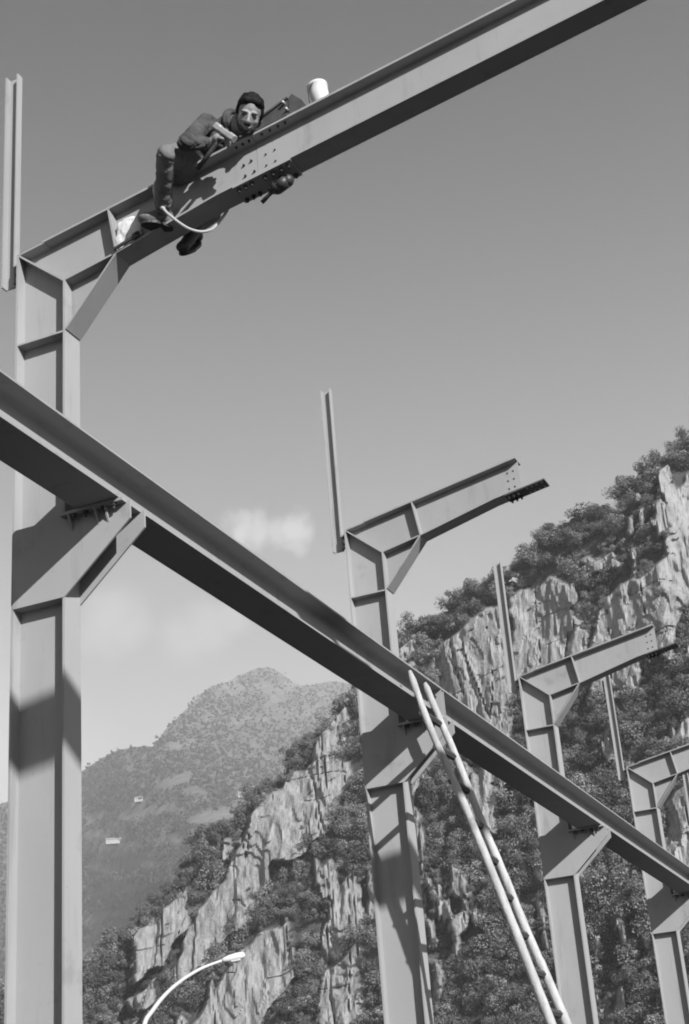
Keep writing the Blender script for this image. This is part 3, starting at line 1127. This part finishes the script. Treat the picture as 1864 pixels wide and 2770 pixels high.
def build_ladder():
    yN, yF = 4.00, 4.36
    zn = lambda q: (900 + q[0] / 2.178, 1700 + q[1] / 2.178)
    Ln = [(453, 250), (560, 550), (700, 870), (760, 1000), (900, 1340), (1040, 1690), (1180, 2050), (1280, 2310)]
    Rn = [(540, 318), (620, 510), (720, 740), (800, 940), (890, 1170), (1000, 1430), (1100, 1680), (1200, 1920), (1290, 2120)]
    A = [ray_at(*zn(q), yN) for q in Ln]
    Bf = [ray_at(*zn(q), yF) for q in Rn]

    def extend(P):
        d_ = (P[-1] - P[-4])
        k = (0.02 - P[-1].z) / d_.z
        return P + [P[-1] + d_ * (k * .5), P[-1] + d_ * k]
    A, Bf = extend(A), extend(Bf)
    base = (A[-1] + Bf[-1]) / 2
    Ld = empty('pole_ladder', base, 'long ladder of two pale round poles leaning on the crane beam', 'ladder')
    rails = []
    for P_ in (A, Bf):
        pts = spline(P_, 5)
        n = len(pts)
        rad = [0.0255 + 0.011 * i / n + 0.0012 * math.sin(i * 1.7) for i in range(n)]
        rad[0] *= .55
        v, f = tube([p - base for p in pts], rad, 12)
        mesh_obj('rail', v, f, M['wood'], Ld, smooth=True)
        rails.append([p - base for p in pts])

    def at_z(pts, zz):
        for i in range(len(pts) - 1):
            if pts[i].z >= zz >= pts[i + 1].z:
                t = (pts[i].z - zz) / (pts[i].z - pts[i + 1].z)
                return pts[i].lerp(pts[i + 1], t)
        return pts[-1]
    zt = rails[0][0].z
    k = 0
    zz = zt - 0.34
    while zz > 0.2:
        p, q = at_z(rails[0], zz), at_z(rails[1], zz)
        d_ = (q - p).normalized()
        over = 0.075 if k == 3 else 0.035
        off = Vector((-0.012, 0, 0.0))
        v, f = tube([p - d_ * 0.02 + off, (p + q) / 2 + off, q + d_ * over + off], 0.026, 6)
        mesh_obj('rung', v, f, M['rung'], Ld)
        k += 1
        zz -= 0.272
    return Ld


build_ladder()

# ------------------------------------------------------------------ street lamp
def build_lamp():
    R_ = 40.0

    def pt(u, v):
        d_ = pixel_dir(u, v)
        k = R_ / math.hypot(d_.x, d_.y)
        return CAM + d_ * k
    head = pt(640, 2588)
    arm = [pt(*q) for q in ((390, 2775), (412, 2735), (448, 2690), (492, 2652), (545, 2620), (605, 2597))]
    foot = Vector((arm[0].x - .12, arm[0].y - .02, 0))
    Lm = empty('street_lamp', foot, 'pale street lamp with a curved arm in front of the cliff', 'street lamp')
    pts = [Vector((0, 0, 0)), Vector((0, 0, 2.5)), Vector((.01, 0, arm[0].z - .9))] + [p - foot for p in arm]
    sp = spline(pts, 6)
    mesh_obj('pole', *tube(sp, [0.075 - 0.04 * min(1, i / len(sp)) for i in range(len(sp))], 10), M['lamp_metal'], Lm, smooth=True)
    a = arm[-1] - foot
    d_ = (head - arm[-1]).normalized()
    q = a + d_ * .55
    hd = tube([a - d_ * .05, a + d_ * .02, a + d_ * .14, a + d_ * .34, a + d_ * .5, a + d_ * .55], [0.04, 0.065, 0.09, 0.10, 0.085, 0.04], 12)
    mesh_obj('lamp_head', *hd, M['lamp_metal'], Lm, smooth=True)
    c = a + d_ * .3 + Vector((0, 0, -.06))
    n = Vector((-d_.y, d_.x, 0)).normalized()
    lens = tube([c - d_ * .17, c - d_ * .1, c + d_ * .1, c + d_ * .17], [0.02, 0.065, 0.065, 0.02], 10)
    mesh_obj('lens', *lens, M['lamp_glass'], Lm, smooth=True)
    return Lm


build_lamp()

# ------------------------------------------------------------------ the worker on the rafter
def ball(c, r, rot=None, seg=14, rings=9):
    r = r if hasattr(r, '__len__') else (r, r, r)
    c = Vector(c)
    V, F = [], []
    for i in range(rings + 1):
        th = math.pi * i / rings
        for k in range(seg):
            ph = 2 * math.pi * k / seg
            p = Vector((r[0] * math.sin(th) * math.cos(ph), r[1] * math.sin(th) * math.sin(ph), r[2] * math.cos(th)))
            if rot is not None:
                p = rot @ p
            V.append(c + p)
    for i in range(rings):
        for k in range(seg):
            a, b_, c_, d_ = i * seg + k, i * seg + (k + 1) % seg, (i + 1) * seg + (k + 1) % seg, (i + 1) * seg + k
            F.append([a, d_, c_, b_])
    return V, F


def limb(pts, radii, seg=14):
    """rounded chain of tapering pieces"""
    out = []
    pts = [Vector(p) for p in pts]
    for p, r in zip(pts, radii):
        out.append(ball(p, r, seg=seg))
    for i in range(len(pts) - 1):
        out.append(tube([pts[i], pts[i + 1]], [radii[i], radii[i + 1]], seg))
    return merge(*out)


def fuse(name, vf, voxel, m, parent, smooth=4, wrinkle=0.0, wsize=0.05, extra=None):
    """overlapping closed pieces become one continuous skin"""
    v, f = vf
    me = bpy.data.meshes.new(name)
    me.from_pydata([tuple(x) for x in v], [], f)
    bmm = bmesh.new()
    bmm.from_mesh(me)
    bmesh.ops.remove_doubles(bmm, verts=bmm.verts, dist=1e-6)
    bmesh.ops.recalc_face_normals(bmm, faces=bmm.faces)
    bmm.to_mesh(me)
    bmm.free()
    o = bpy.data.objects.new(name, me)
    COL.objects.link(o)
    rm = o.modifiers.new('remesh', 'REMESH')
    rm.mode = 'VOXEL'
    rm.voxel_size = voxel
    sm = o.modifiers.new('smooth', 'SMOOTH')
    sm.factor = 0.5
    sm.iterations = smooth
    dg_ = bpy.context.evaluated_depsgraph_get()
    nm = bpy.data.meshes.new_from_object(o.evaluated_get(dg_))
    o.modifiers.clear()
    o.data = nm
    nm.name = name
    if wrinkle > 0:
        n = len(nm.vertices)
        co = np.empty(n * 3, np.float32)
        nm.vertices.foreach_get('co', co)
        co = co.reshape(-1, 3)
        no = np.empty(n * 3, np.float32)
        nm.vertices.foreach_get('normal', no)
        no = no.reshape(-1, 3)
        q = co / wsize
        w_ = fbm(q[:, 0] * 1.2 - q[:, 1] * 0.9 + 50, q[:, 2] * 0.75 + q[:, 1] * 0.4 + 50, 3, 12)
        w_ = np.clip(np.abs(w_ * 2 - 1) * 3.2, 0, 1) - 0.75
        co = co + no * (w_[:, None] * wrinkle)
        nm.vertices.foreach_set('co', co.reshape(-1).astype(np.float32))
    nm.materials.clear()
    nm.materials.append(m)
    nm.polygons.foreach_set('use_smooth', [True] * len(nm.polygons))
    nm.update()
    o.parent = parent
    return o


SHIFT = Vector((0.0424, -0.08, -0.071))
WP = empty('person', Vector((0, 0, Z0)) + SHIFT, 'person in dark work clothes lying along the rafter, smiling down, hammer in hand', 'person')

# joints (frame coordinates, metres; the rafter top runs through z = 0.169 x + 0.028)
pelvis = Vector((0.885, 0.03, 0.325))
waist = Vector((0.955, 0.05, 0.400))
chest = Vector((1.085, 0.06, 0.440))
neck_b = Vector((1.195, 0.035, 0.475))
hipN, kneeN, ankN = Vector((0.885, -0.06, 0.305)), Vector((0.938, -0.25, 0.182)), Vector((0.822, -0.100, -0.040)) - SHIFT
hipF, kneeF, ankF = Vector((0.89, 0.12, 0.305)), Vector((0.88, 0.36, 0.20)), Vector((0.872, 0.165, -0.02)) - SHIFT
shN, elN, wrN = Vector((1.105, -0.075, 0.455)), Vector((1.055, -0.245, 0.222)), Vector((1.125, -0.095, 0.292))
shF, elF, wrF = Vector((1.165, 0.19, 0.45)), Vector((1.27, 0.28, 0.27)), Vector((1.345, 0.20, 0.375))
# head: looks down at the camera
face_d = Vector((0.33, -0.70, -0.63)).normalized()
up0 = (Vector((0, 0, 1)) - face_d * face_d.z).normalized()
rt0 = (-face_d).cross(up0).normalized()
roll = math.radians(15)
hup = up0 * math.cos(roll) + rt0 * math.sin(roll)
hrt = (-face_d).cross(hup).normalized()
HB = Matrix((hrt, face_d, hup)).transposed()        # columns: right (in the picture), forward, up
hc = Vector((1.347, -0.035, 0.436))                  # middle of the head


def HP(x, y, z):
    return hc + HB @ (Vector((x, y, z)) * 0.90)


def hball(x, y, z, r, seg=14):
    r = [q * 0.90 for q in (r if hasattr(r, '__len__') else (r, r, r))]
    return ball(HP(x, y, z), r, HB, seg)


head = [hball(0, -0.012, 0.030, (0.076, 0.094, 0.088), 20), hball(0, 0.022, -0.020, (0.066, 0.066, 0.085), 18), hball(0, 0.034, -0.066, (0.050, 0.046, 0.042)),
        hball(0, 0.060, -0.096, (0.024, 0.020, 0.018)), hball(-0.036, 0.050, -0.028, (0.026, 0.026, 0.024)), hball(0.036, 0.050, -0.028, (0.026, 0.026, 0.024)),
        hball(-0.030, 0.078, 0.022, (0.026, 0.014, 0.010)), hball(0.030, 0.078, 0.022, (0.026, 0.014, 0.010)),
        limb([HP(0, 0.083, 0.012), HP(0, 0.098, -0.016), HP(0, 0.106, -0.034)], [0.009, 0.011, 0.0145]), hball(-0.013, 0.094, -0.037, 0.009), hball(0.013, 0.094, -0.037, 0.009),
        hball(0, 0.080, -0.064, (0.024, 0.012, 0.006)), hball(0, 0.078, -0.076, (0.020, 0.012, 0.007)),
        hball(-0.077, -0.008, -0.010, (0.010, 0.018, 0.030)), hball(0.077, -0.008, -0.010, (0.010, 0.018, 0.030)),
        limb([HP(0, -0.03, -0.06), neck_b + Vector((0.015, 0, 0.0)), chest], [0.054, 0.058, 0.07])]


def hand(wr, palm, out, back, curl, sgn):
    """five fingers: out = finger direction, back = back of the hand, curl towards -back"""
    out, back = out.normalized(), (back - out * back.dot(out)).normalized() if True else back
    side = out.cross(back).normalized() * sgn
    parts = [limb([wr, wr.lerp(palm, .5), palm], [0.027, 0.027, 0.026]), ball(palm, 0.030)]
    for k, (off, ln) in enumerate(((-0.030, .072), (-0.010, .082), (0.010, .076), (0.029, .060))):
        p0 = palm + side * off + out * 0.022
        p1 = p0 + (out * math.cos(curl) - back * math.sin(curl)) * ln * .45
        p2 = p1 + (out * math.cos(curl * 2.1) - back * math.sin(curl * 2.1)) * ln * .32
        p3 = p2 + (out * math.cos(curl * 3.0) - back * math.sin(curl * 3.0)) * ln * .26
        parts.append(limb([p0, p1, p2, p3], [0.0105, 0.0098, 0.009, 0.008], 10))
    t0 = palm - side * 0.028 - out * 0.012
    t1 = t0 - side * 0.022 + out * 0.020 - back * 0.012
    t2 = t1 + out * 0.026 - back * 0.016 + side * 0.006
    parts.append(limb([t0, t1, t2], [0.0125, 0.0115, 0.0095], 10))
    return merge(*parts)


palmN = Vector((1.182, -0.108, 0.292))
handN = hand(wrN, palmN, Vector((0.8, -0.05, 0.15)), Vector((-0.1, -0.7, 0.6)), 0.75, 1)
palmF = Vector((1.385, 0.16, 0.385))
handF = hand(wrF, palmF, Vector((0.8, -0.6, 0.0)), Vector((0, -.1, 1)), 0.25, -1)
bodyparts = head + [handN, handF,
                    limb([pelvis, waist, chest, neck_b], [0.09, 0.085, 0.092, 0.062]), limb([shN, elN, wrN], [0.045, 0.038, 0.028]), limb([shF, elF, wrF], [0.05, 0.042, 0.03]),
                    limb([chest, shN], [.08, .05]), limb([chest, shF], [.08, .05]), limb([hipN, kneeN, ankN], [.07, .044, .034]), limb([hipF, kneeF, ankF], [.075, .05, .036]), limb([pelvis, hipN], [.09, .07]), limb([pelvis, hipF], [.09, .07])]
fuse('body', merge(*bodyparts), 0.0048, M['skin'], WP, 3)

# clothes
jk = [limb([waist + Vector((-.02, 0, -.01)), waist, chest, neck_b], [0.088, 0.092, 0.100, 0.072]), limb([chest + Vector((0, -.03, 0)), shN], [.082, .056]), limb([chest + Vector((0.02, .05, 0)), shF], [.092, .060]),
      limb([shN, shN.lerp(elN, .5), elN, elN.lerp(wrN, .55), wrN + (elN - wrN) * .12], [.055, .048, .045, .040, .034]), limb([shF, elF, wrF + (elF - wrF) * .1], [.068, .056, .042]),
      ball(chest + Vector((0, 0.0, -.03)), (.10, .13, .09))]
fuse('jacket', merge(*jk), 0.0055, M['jacket'], WP, 3, 0.0085, 0.045)
col_pts = []
ncen = neck_b + Vector((0.022, -.006, .008))
nax = (HP(0, -.02, -.05) - neck_b).normalized()
na = nax.cross(Vector((0, 0, 1))).normalized()
nb = nax.cross(na)
ring = [ncen + na * (.062 * math.cos(k * math.pi / 8)) + nb * (.062 * math.sin(k * math.pi / 8)) + nax * (.012 * math.sin(k * math.pi / 4)) for k in range(17)]
fuse('collar', merge(tube(ring, 0.022, 8), tube([p + nax * .022 for p in ring], 0.014, 8)), 0.006, M['jacket'], WP, 2)
tr_ = [limb([pelvis + Vector((-.02, 0, 0)), pelvis.lerp(waist, .7)], [0.112, 0.104]), limb([pelvis, hipN], [.105, .086]), limb([pelvis, hipF], [.105, .086]),
       limb([hipN, hipN.lerp(kneeN, .5), kneeN, kneeN.lerp(ankN, .35), kneeN.lerp(ankN, .75), ankN + (kneeN - ankN) * .10], [.082, .066, .054, .051, .050, .050]),
       limb([hipF, hipF.lerp(kneeF, .5), kneeF, kneeF.lerp(ankF, .4), ankF + (kneeF - ankF) * .1], [.088, .076, .064, .058, .05])]
fuse('trousers', merge(*tr_), 0.0055, M['trouser'], WP, 3, 0.006, 0.05)
bl = pelvis.lerp(waist, .80)
bax = (waist - pelvis).normalized()
ba_ = bax.cross(Vector((0, 1, 0))).normalized()
bb_ = bax.cross(ba_)
ring = [bl + ba_ * (.104 * math.cos(k * math.pi / 10)) + bb_ * (.104 * math.sin(k * math.pi / 10)) for k in range(21)]
mesh_obj('belt', *tube(ring, 0.013, 8), M['belt'], WP, smooth=True)


def boot(ank, toe_dir, sole_dn, m, up_dir, k_=1.0):
    toe_dir, sole_dn = toe_dir.normalized(), sole_dn.normalized()
    sole_dn = (sole_dn - toe_dir * sole_dn.dot(toe_dir)).normalized()
    side = toe_dir.cross(sole_dn).normalized()
    Rm = Matrix((toe_dir, side, -sole_dn)).transposed()
    heel = ank + sole_dn * .055 - toe_dir * .030 * k_
    toe = ank + sole_dn * .066 + toe_dir * .140 * k_
    up_ = merge(limb([ank + up_dir.normalized() * .07, ank, heel], [.046, .044, .036]), limb([ank + sole_dn * .02 + toe_dir * .02, ank + sole_dn * .05 + toe_dir * .08 * k_, toe], [.042, .037, .034]), ball(toe, (.045, .041, .033), Rm))
    o_ = fuse('boot', up_, 0.006, m, WP, 2)
    s0 = ank + sole_dn * .092
    out = []
    for k in range(22):
        a = 2 * math.pi * k / 22
        x = (.118 * math.cos(a) + .055) * k_
        y = (.043 if math.cos(a) > 0 else .035) * math.sin(a)
        out.append((x, y))
    v = [s0 + toe_dir * x + side * y for x, y in out] + [s0 + toe_dir * x + side * y + sole_dn * .018 for x, y in out]
    n = len(out)
    f = [list(range(n)), list(range(2 * n - 1, n - 1, -1))] + [[(i + 1) % n, i, n + i, n + (i + 1) % n] for i in range(n)]
    s_ = mesh_obj('sole', v, f, M['boot_dark'], o_)
    return o_


boot(Vector((0.805, -0.050, -0.030)) - SHIFT, Vector((-0.70, -0.75, 0.02)), Vector((0.0, 0, -1)), M['boot'], kneeN - ankN, 0.78)
boot(ankF + Vector((0, 0, -.01)), Vector((-0.18, -0.75, -0.75)), Vector((-.35, .65, -.65)), M['boot_dark'], kneeF - ankF)

# hair: a cap of short thick locks
hr = [hball(0, -0.028, 0.056, (0.086, 0.096, 0.086), 20), hball(0, 0.028, 0.092, (0.062, 0.046, 0.034)), hball(-.03, .045, .088, (.034, .034, .026)), hball(.034, .040, .086, (.034, .034, .028)),
      hball(-0.074, -0.004, 0.026, (0.014, 0.030, 0.040)), hball(0.074, -0.004, 0.022, (0.014, 0.030, 0.046)), hball(0, -0.075, -0.01, (0.066, 0.04, 0.06))]
r_ = random.Random(5)
for k in range(46):
    a = r_.uniform(-math.pi, math.pi)
    e_ = r_.uniform(0.35, 1.5)
    x, y, zz = .082 * math.cos(e_) * math.cos(a), -.02 + .094 * math.cos(e_) * math.sin(a), .045 + .088 * math.sin(e_)
    if y > .055 and zz < .085:
        continue
    hr.append(hball(x, y, zz, (r_.uniform(.010, .02), r_.uniform(.012, .022), r_.uniform(.010, .018)), 8))
fuse('hair', merge(*hr), 0.0055, M['hair'], WP, 1)
for sx in (-1, 1):
    mesh_obj('shaded_eye', *ball(HP(.031 * sx, .0785, .004), (.0135, .007, .006), HB, 12, 8), M['shaded_eye'], WP, smooth=True)
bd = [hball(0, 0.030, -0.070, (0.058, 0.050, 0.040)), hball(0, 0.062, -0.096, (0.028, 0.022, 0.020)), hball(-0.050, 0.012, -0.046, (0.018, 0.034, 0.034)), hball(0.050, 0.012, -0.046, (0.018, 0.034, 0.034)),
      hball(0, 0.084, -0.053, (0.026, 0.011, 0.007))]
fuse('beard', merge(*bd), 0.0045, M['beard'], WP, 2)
mesh_obj('mouth', *tube([HP(-.024, .0815, -.064), HP(-.013, .0885, -.0690), HP(0, .0905, -.0705), HP(.013, .0885, -.0690), HP(.024, .0815, -.064)], [.002, .004, .005, .004, .002], 8), M['skin'], WP, smooth=True)

# the hammer he holds
ha, hb2 = Vector((1.179, -0.120, 0.374)), Vector((1.291, -0.120, 0.239))
hx = (hb2 - ha).normalized()
hcen = (ha + hb2) / 2
hdl = (Vector((1.172, -0.112, 0.268)) - hcen).normalized()
hn_ = hx.cross(hdl).normalized()
hdl = hn_.cross(hx)
Hm = empty('hammer', hcen + SHIFT + Vector((0, 0, Z0)), 'short bright steel hammer gripped in the worker\'s hand', 'hammer')
lh = (hb2 - ha).length / 2
sec = [(-1, .8), (-.94, 1), (-.55, 1), (-.42, .82), (.42, .82), (.55, 1), (.94, 1), (1, .8)]
V_, F_ = [], []
for t_, k in sec:
    for (p, q) in ((-1, -.55), (-.55, -1), (.55, -1), (1, -.55), (1, .55), (.55, 1), (-.55, 1), (-1, .55)):
        V_.append(hx * (lh * t_) + hdl * (.0215 * k * p) + hn_ * (.0215 * k * q))
for i in range(len(sec) - 1):
    for k in range(8):
        F_.append([i * 8 + k, i * 8 + (k + 1) % 8, (i + 1) * 8 + (k + 1) % 8, (i + 1) * 8 + k])
F_ += [list(range(8))[::-1], [(len(sec) - 1) * 8 + k for k in range(8)]]
mesh_obj('hammer_head', V_, F_, M['hammer'], Hm)
mesh_obj('handle', *tube([hdl * -.026, hdl * .02, hdl * .12, hdl * .25], [.011, .012, .0125, .014], 10), M['rung'], Hm, smooth=True)

# ------------------------------------------------------------------ things lying on and hanging from the rafter
off = Vector((0, 0, Z0))
# white bucket standing on the top flange
bx = 1.785
nrm = Vector((-m_, 0, 1)).normalized()
Bk = empty('bucket', Vector((bx, 0.01, top_z(bx) + .015)) + off, 'white bucket standing on the top of the rafter, right of the worker', 'bucket')
Bk.rotation_euler = (0, -math.atan(m_), 0)
Bk.scale = (.76, .76, .92)
prof = [(.0, .002), (.055, .002), (.062, .006), (.070, .12), (.074, .165), (.079, .168), (.079, .182), (.072, .182), (.066, .12), (.058, .014), (.0, .012)]
V_, F_ = [], []
sg = 24
for r0, z0_ in prof:
    for k in range(sg):
        a = 2 * math.pi * k / sg
        V_.append((r0 * math.cos(a), r0 * math.sin(a), z0_))
for i in range(len(prof) - 1):
    for k in range(sg):
        F_.append([i * sg + k, i * sg + (k + 1) % sg, (i + 1) * sg + (k + 1) % sg, (i + 1) * sg + k])
mesh_obj('bucket_body', V_, F_, M['white'], Bk, smooth=True)
mesh_obj('bail', *tube(spline([(.0, -.080, .165), (-.055, -.060, .125), (-.085, 0, .085), (-.055, .060, .125), (0, .080, .165)], 6), .003, 6), M['bolt'], Bk, smooth=True)

# splice plate propped on the flange by the worker's face, with a dark block at its end
Pl = empty('steel_bracket', Vector((1.36, .0, top_z(1.36) + .03)) + off, 'dark steel bracket propped on the rafter right of the worker\'s face', 'bracket')
zt_ = top_z(1.36) + .03
wedge = [(1.325, .285), (1.60, .332), (1.600, .452), (1.564, .445), (1.345, .352)]
mesh_obj('web_plate', *prism([(x - 1.36, z_ - zt_) for x, z_ in wedge], -.040, -.030), M['steel_dark'], Pl)
mesh_obj('top_plate', *prism(bar_poly((1.335 - 1.36, .349 - zt_), (1.598 - 1.36, .458 - zt_), .012), -.050, .045), M['steel_dark'], Pl)
mesh_obj('end_block', *prism([(x - 1.36, z_ - zt_) for x, z_ in ((1.603, .336), (1.668, .345), (1.682, .410), (1.626, .474), (1.603, .456))], -.045, .04), M['steel_dark'], Pl)
for dx, dz in ((1.575, .425), (1.592, .372)):
    mesh_obj('pin', *tube([(dx - 1.36, -.066, dz - zt_), (dx - 1.36, -.029, dz - zt_ + .003)], .009, 8), M['hammer'], Pl, smooth=True)

# white sack leaning in the corner of the web rib
Sk = empty('white_sack', Vector((.56, -.045, bot_z(.56) + .007)) + off, 'crumpled white sack on the bottom flange beside the web rib', 'sack')
sk = fuse('sack_body', merge(ball((0.0, 0, .11), (.072, .028, .10)), ball((.05, -.004, .085), (.045, .028, .085)), ball((-.045, 0, .06), (.036, .028, .06)), ball((.02, 0, .175), (.055, .022, .03)), ball((-.04, 0, .15), (.03, .022, .045))), .005, M['cloth_white'], Sk, 4, 0.003, 0.05)
Sp = empty('open_wrench', Vector((.555, -.088, bot_z(.555) + .012)) + off, 'dark open wrench lying at the foot of the white sack', 'wrench')
Sp.rotation_euler = (0, -math.atan(.245), 0)
mesh_obj('shank', *prism([(-.06, -.005), (.075, -.002), (.075, .016), (-.06, .010)], -.006, .006), M['bolt'], Sp)
mesh_obj('jaw', *prism([(.07, -.006), (.11, -.006), (.115, .006), (.09, .008), (.09, .016), (.115, .02), (.105, .03), (.07, .024)], -.008, .008), M['bolt'], Sp)

# air hose hanging in a loop round the rafter
hz = [(0.775, -.088, .165), (0.772, -.105, .11), (0.795, -.125, .02), (0.826, -.14, -.036), (0.858, -.135, -.095), (0.900, -.125, -.15), (0.945, -.11, -.20), (0.985, -.09, -.232), (1.030, -.06, -.245),
      (1.058, -.01, -.215), (1.068, .04, -.165), (1.090, .085, -.09), (1.125, .098, -.03), (1.16, .10, .06), (1.17, .10, .16)]
pts = spline([Vector(p) for p in hz], 6)
Ho = empty('air_hose', Vector(hz[0]) + off, 'pale hose hanging in a loop from the rafter beside the worker\'s leg', 'hose')
mesh_obj('hose', *tube([p - Vector(hz[0]) for p in pts], .0085, 10), M['rubber'], Ho, smooth=True)
q0 = Vector(hz[3]) - Vector(hz[0])
q1 = Vector(hz[4]) - Vector(hz[0])
mesh_obj('coupling', *tube([q0.lerp(q1, -.25), q0.lerp(q1, 0), q0.lerp(q1, .5), q0.lerp(q1, .7)], [.010, .0155, .0155, .010], 10), M['lamp_metal'], Ho, smooth=True)

# wrench hanging on a bolt of the bottom splice
Wr = empty('impact_wrench', Vector((1.475, 0.01, bot_z(1.475) - .045)) + off, 'dark impact wrench hanging under the splice of the overhead rafter', 'wrench')
mesh_obj('motor', *limb([(.065, .0, -.012), (.0, .0, -.030), (-.025, .0, -.034)], [.036, .042, .030]), M['bolt'], Wr, smooth=True)
mesh_obj('nose', *tube([(.03, 0, .0), (.028, 0, .022)], [.022, .018], 10), M['bolt'], Wr, smooth=True)
mesh_obj('handle', *tube([(-.02, 0, -.038), (-.05, 0, -.062), (-.098, 0, -.098)], [.015, .0115, .0125], 10), M['bolt'], Wr, smooth=True)
mesh_obj('trigger', *box(-.052, -.04, -.006, .006, -.05, -.036), M['hammer'], Wr)

# ------------------------------------------------------------------ haze over the valley
HZ = mesh_obj('haze', *box(-5000, 4000, -3000, 5500, -1.0, float(max(P2[..., 2].max(), P[..., 2].max())) + 25.0), None)
hm = bpy.data.materials.new('valley_haze')
hm.use_nodes = True
t = hm.node_tree
for n in list(t.nodes):
    t.nodes.remove(n)
pv = N(t, 'ShaderNodeVolumePrincipled')
pv.inputs['Color'].default_value = (0.9, 0.9, 0.9, 1)
pv.inputs['Density'].default_value = 0.00021
o = N(t, 'ShaderNodeOutputMaterial')
L(t, pv.outputs[0], o.inputs['Volume'])
HZ.data.materials.append(hm)
HZ['kind'] = 'stuff'
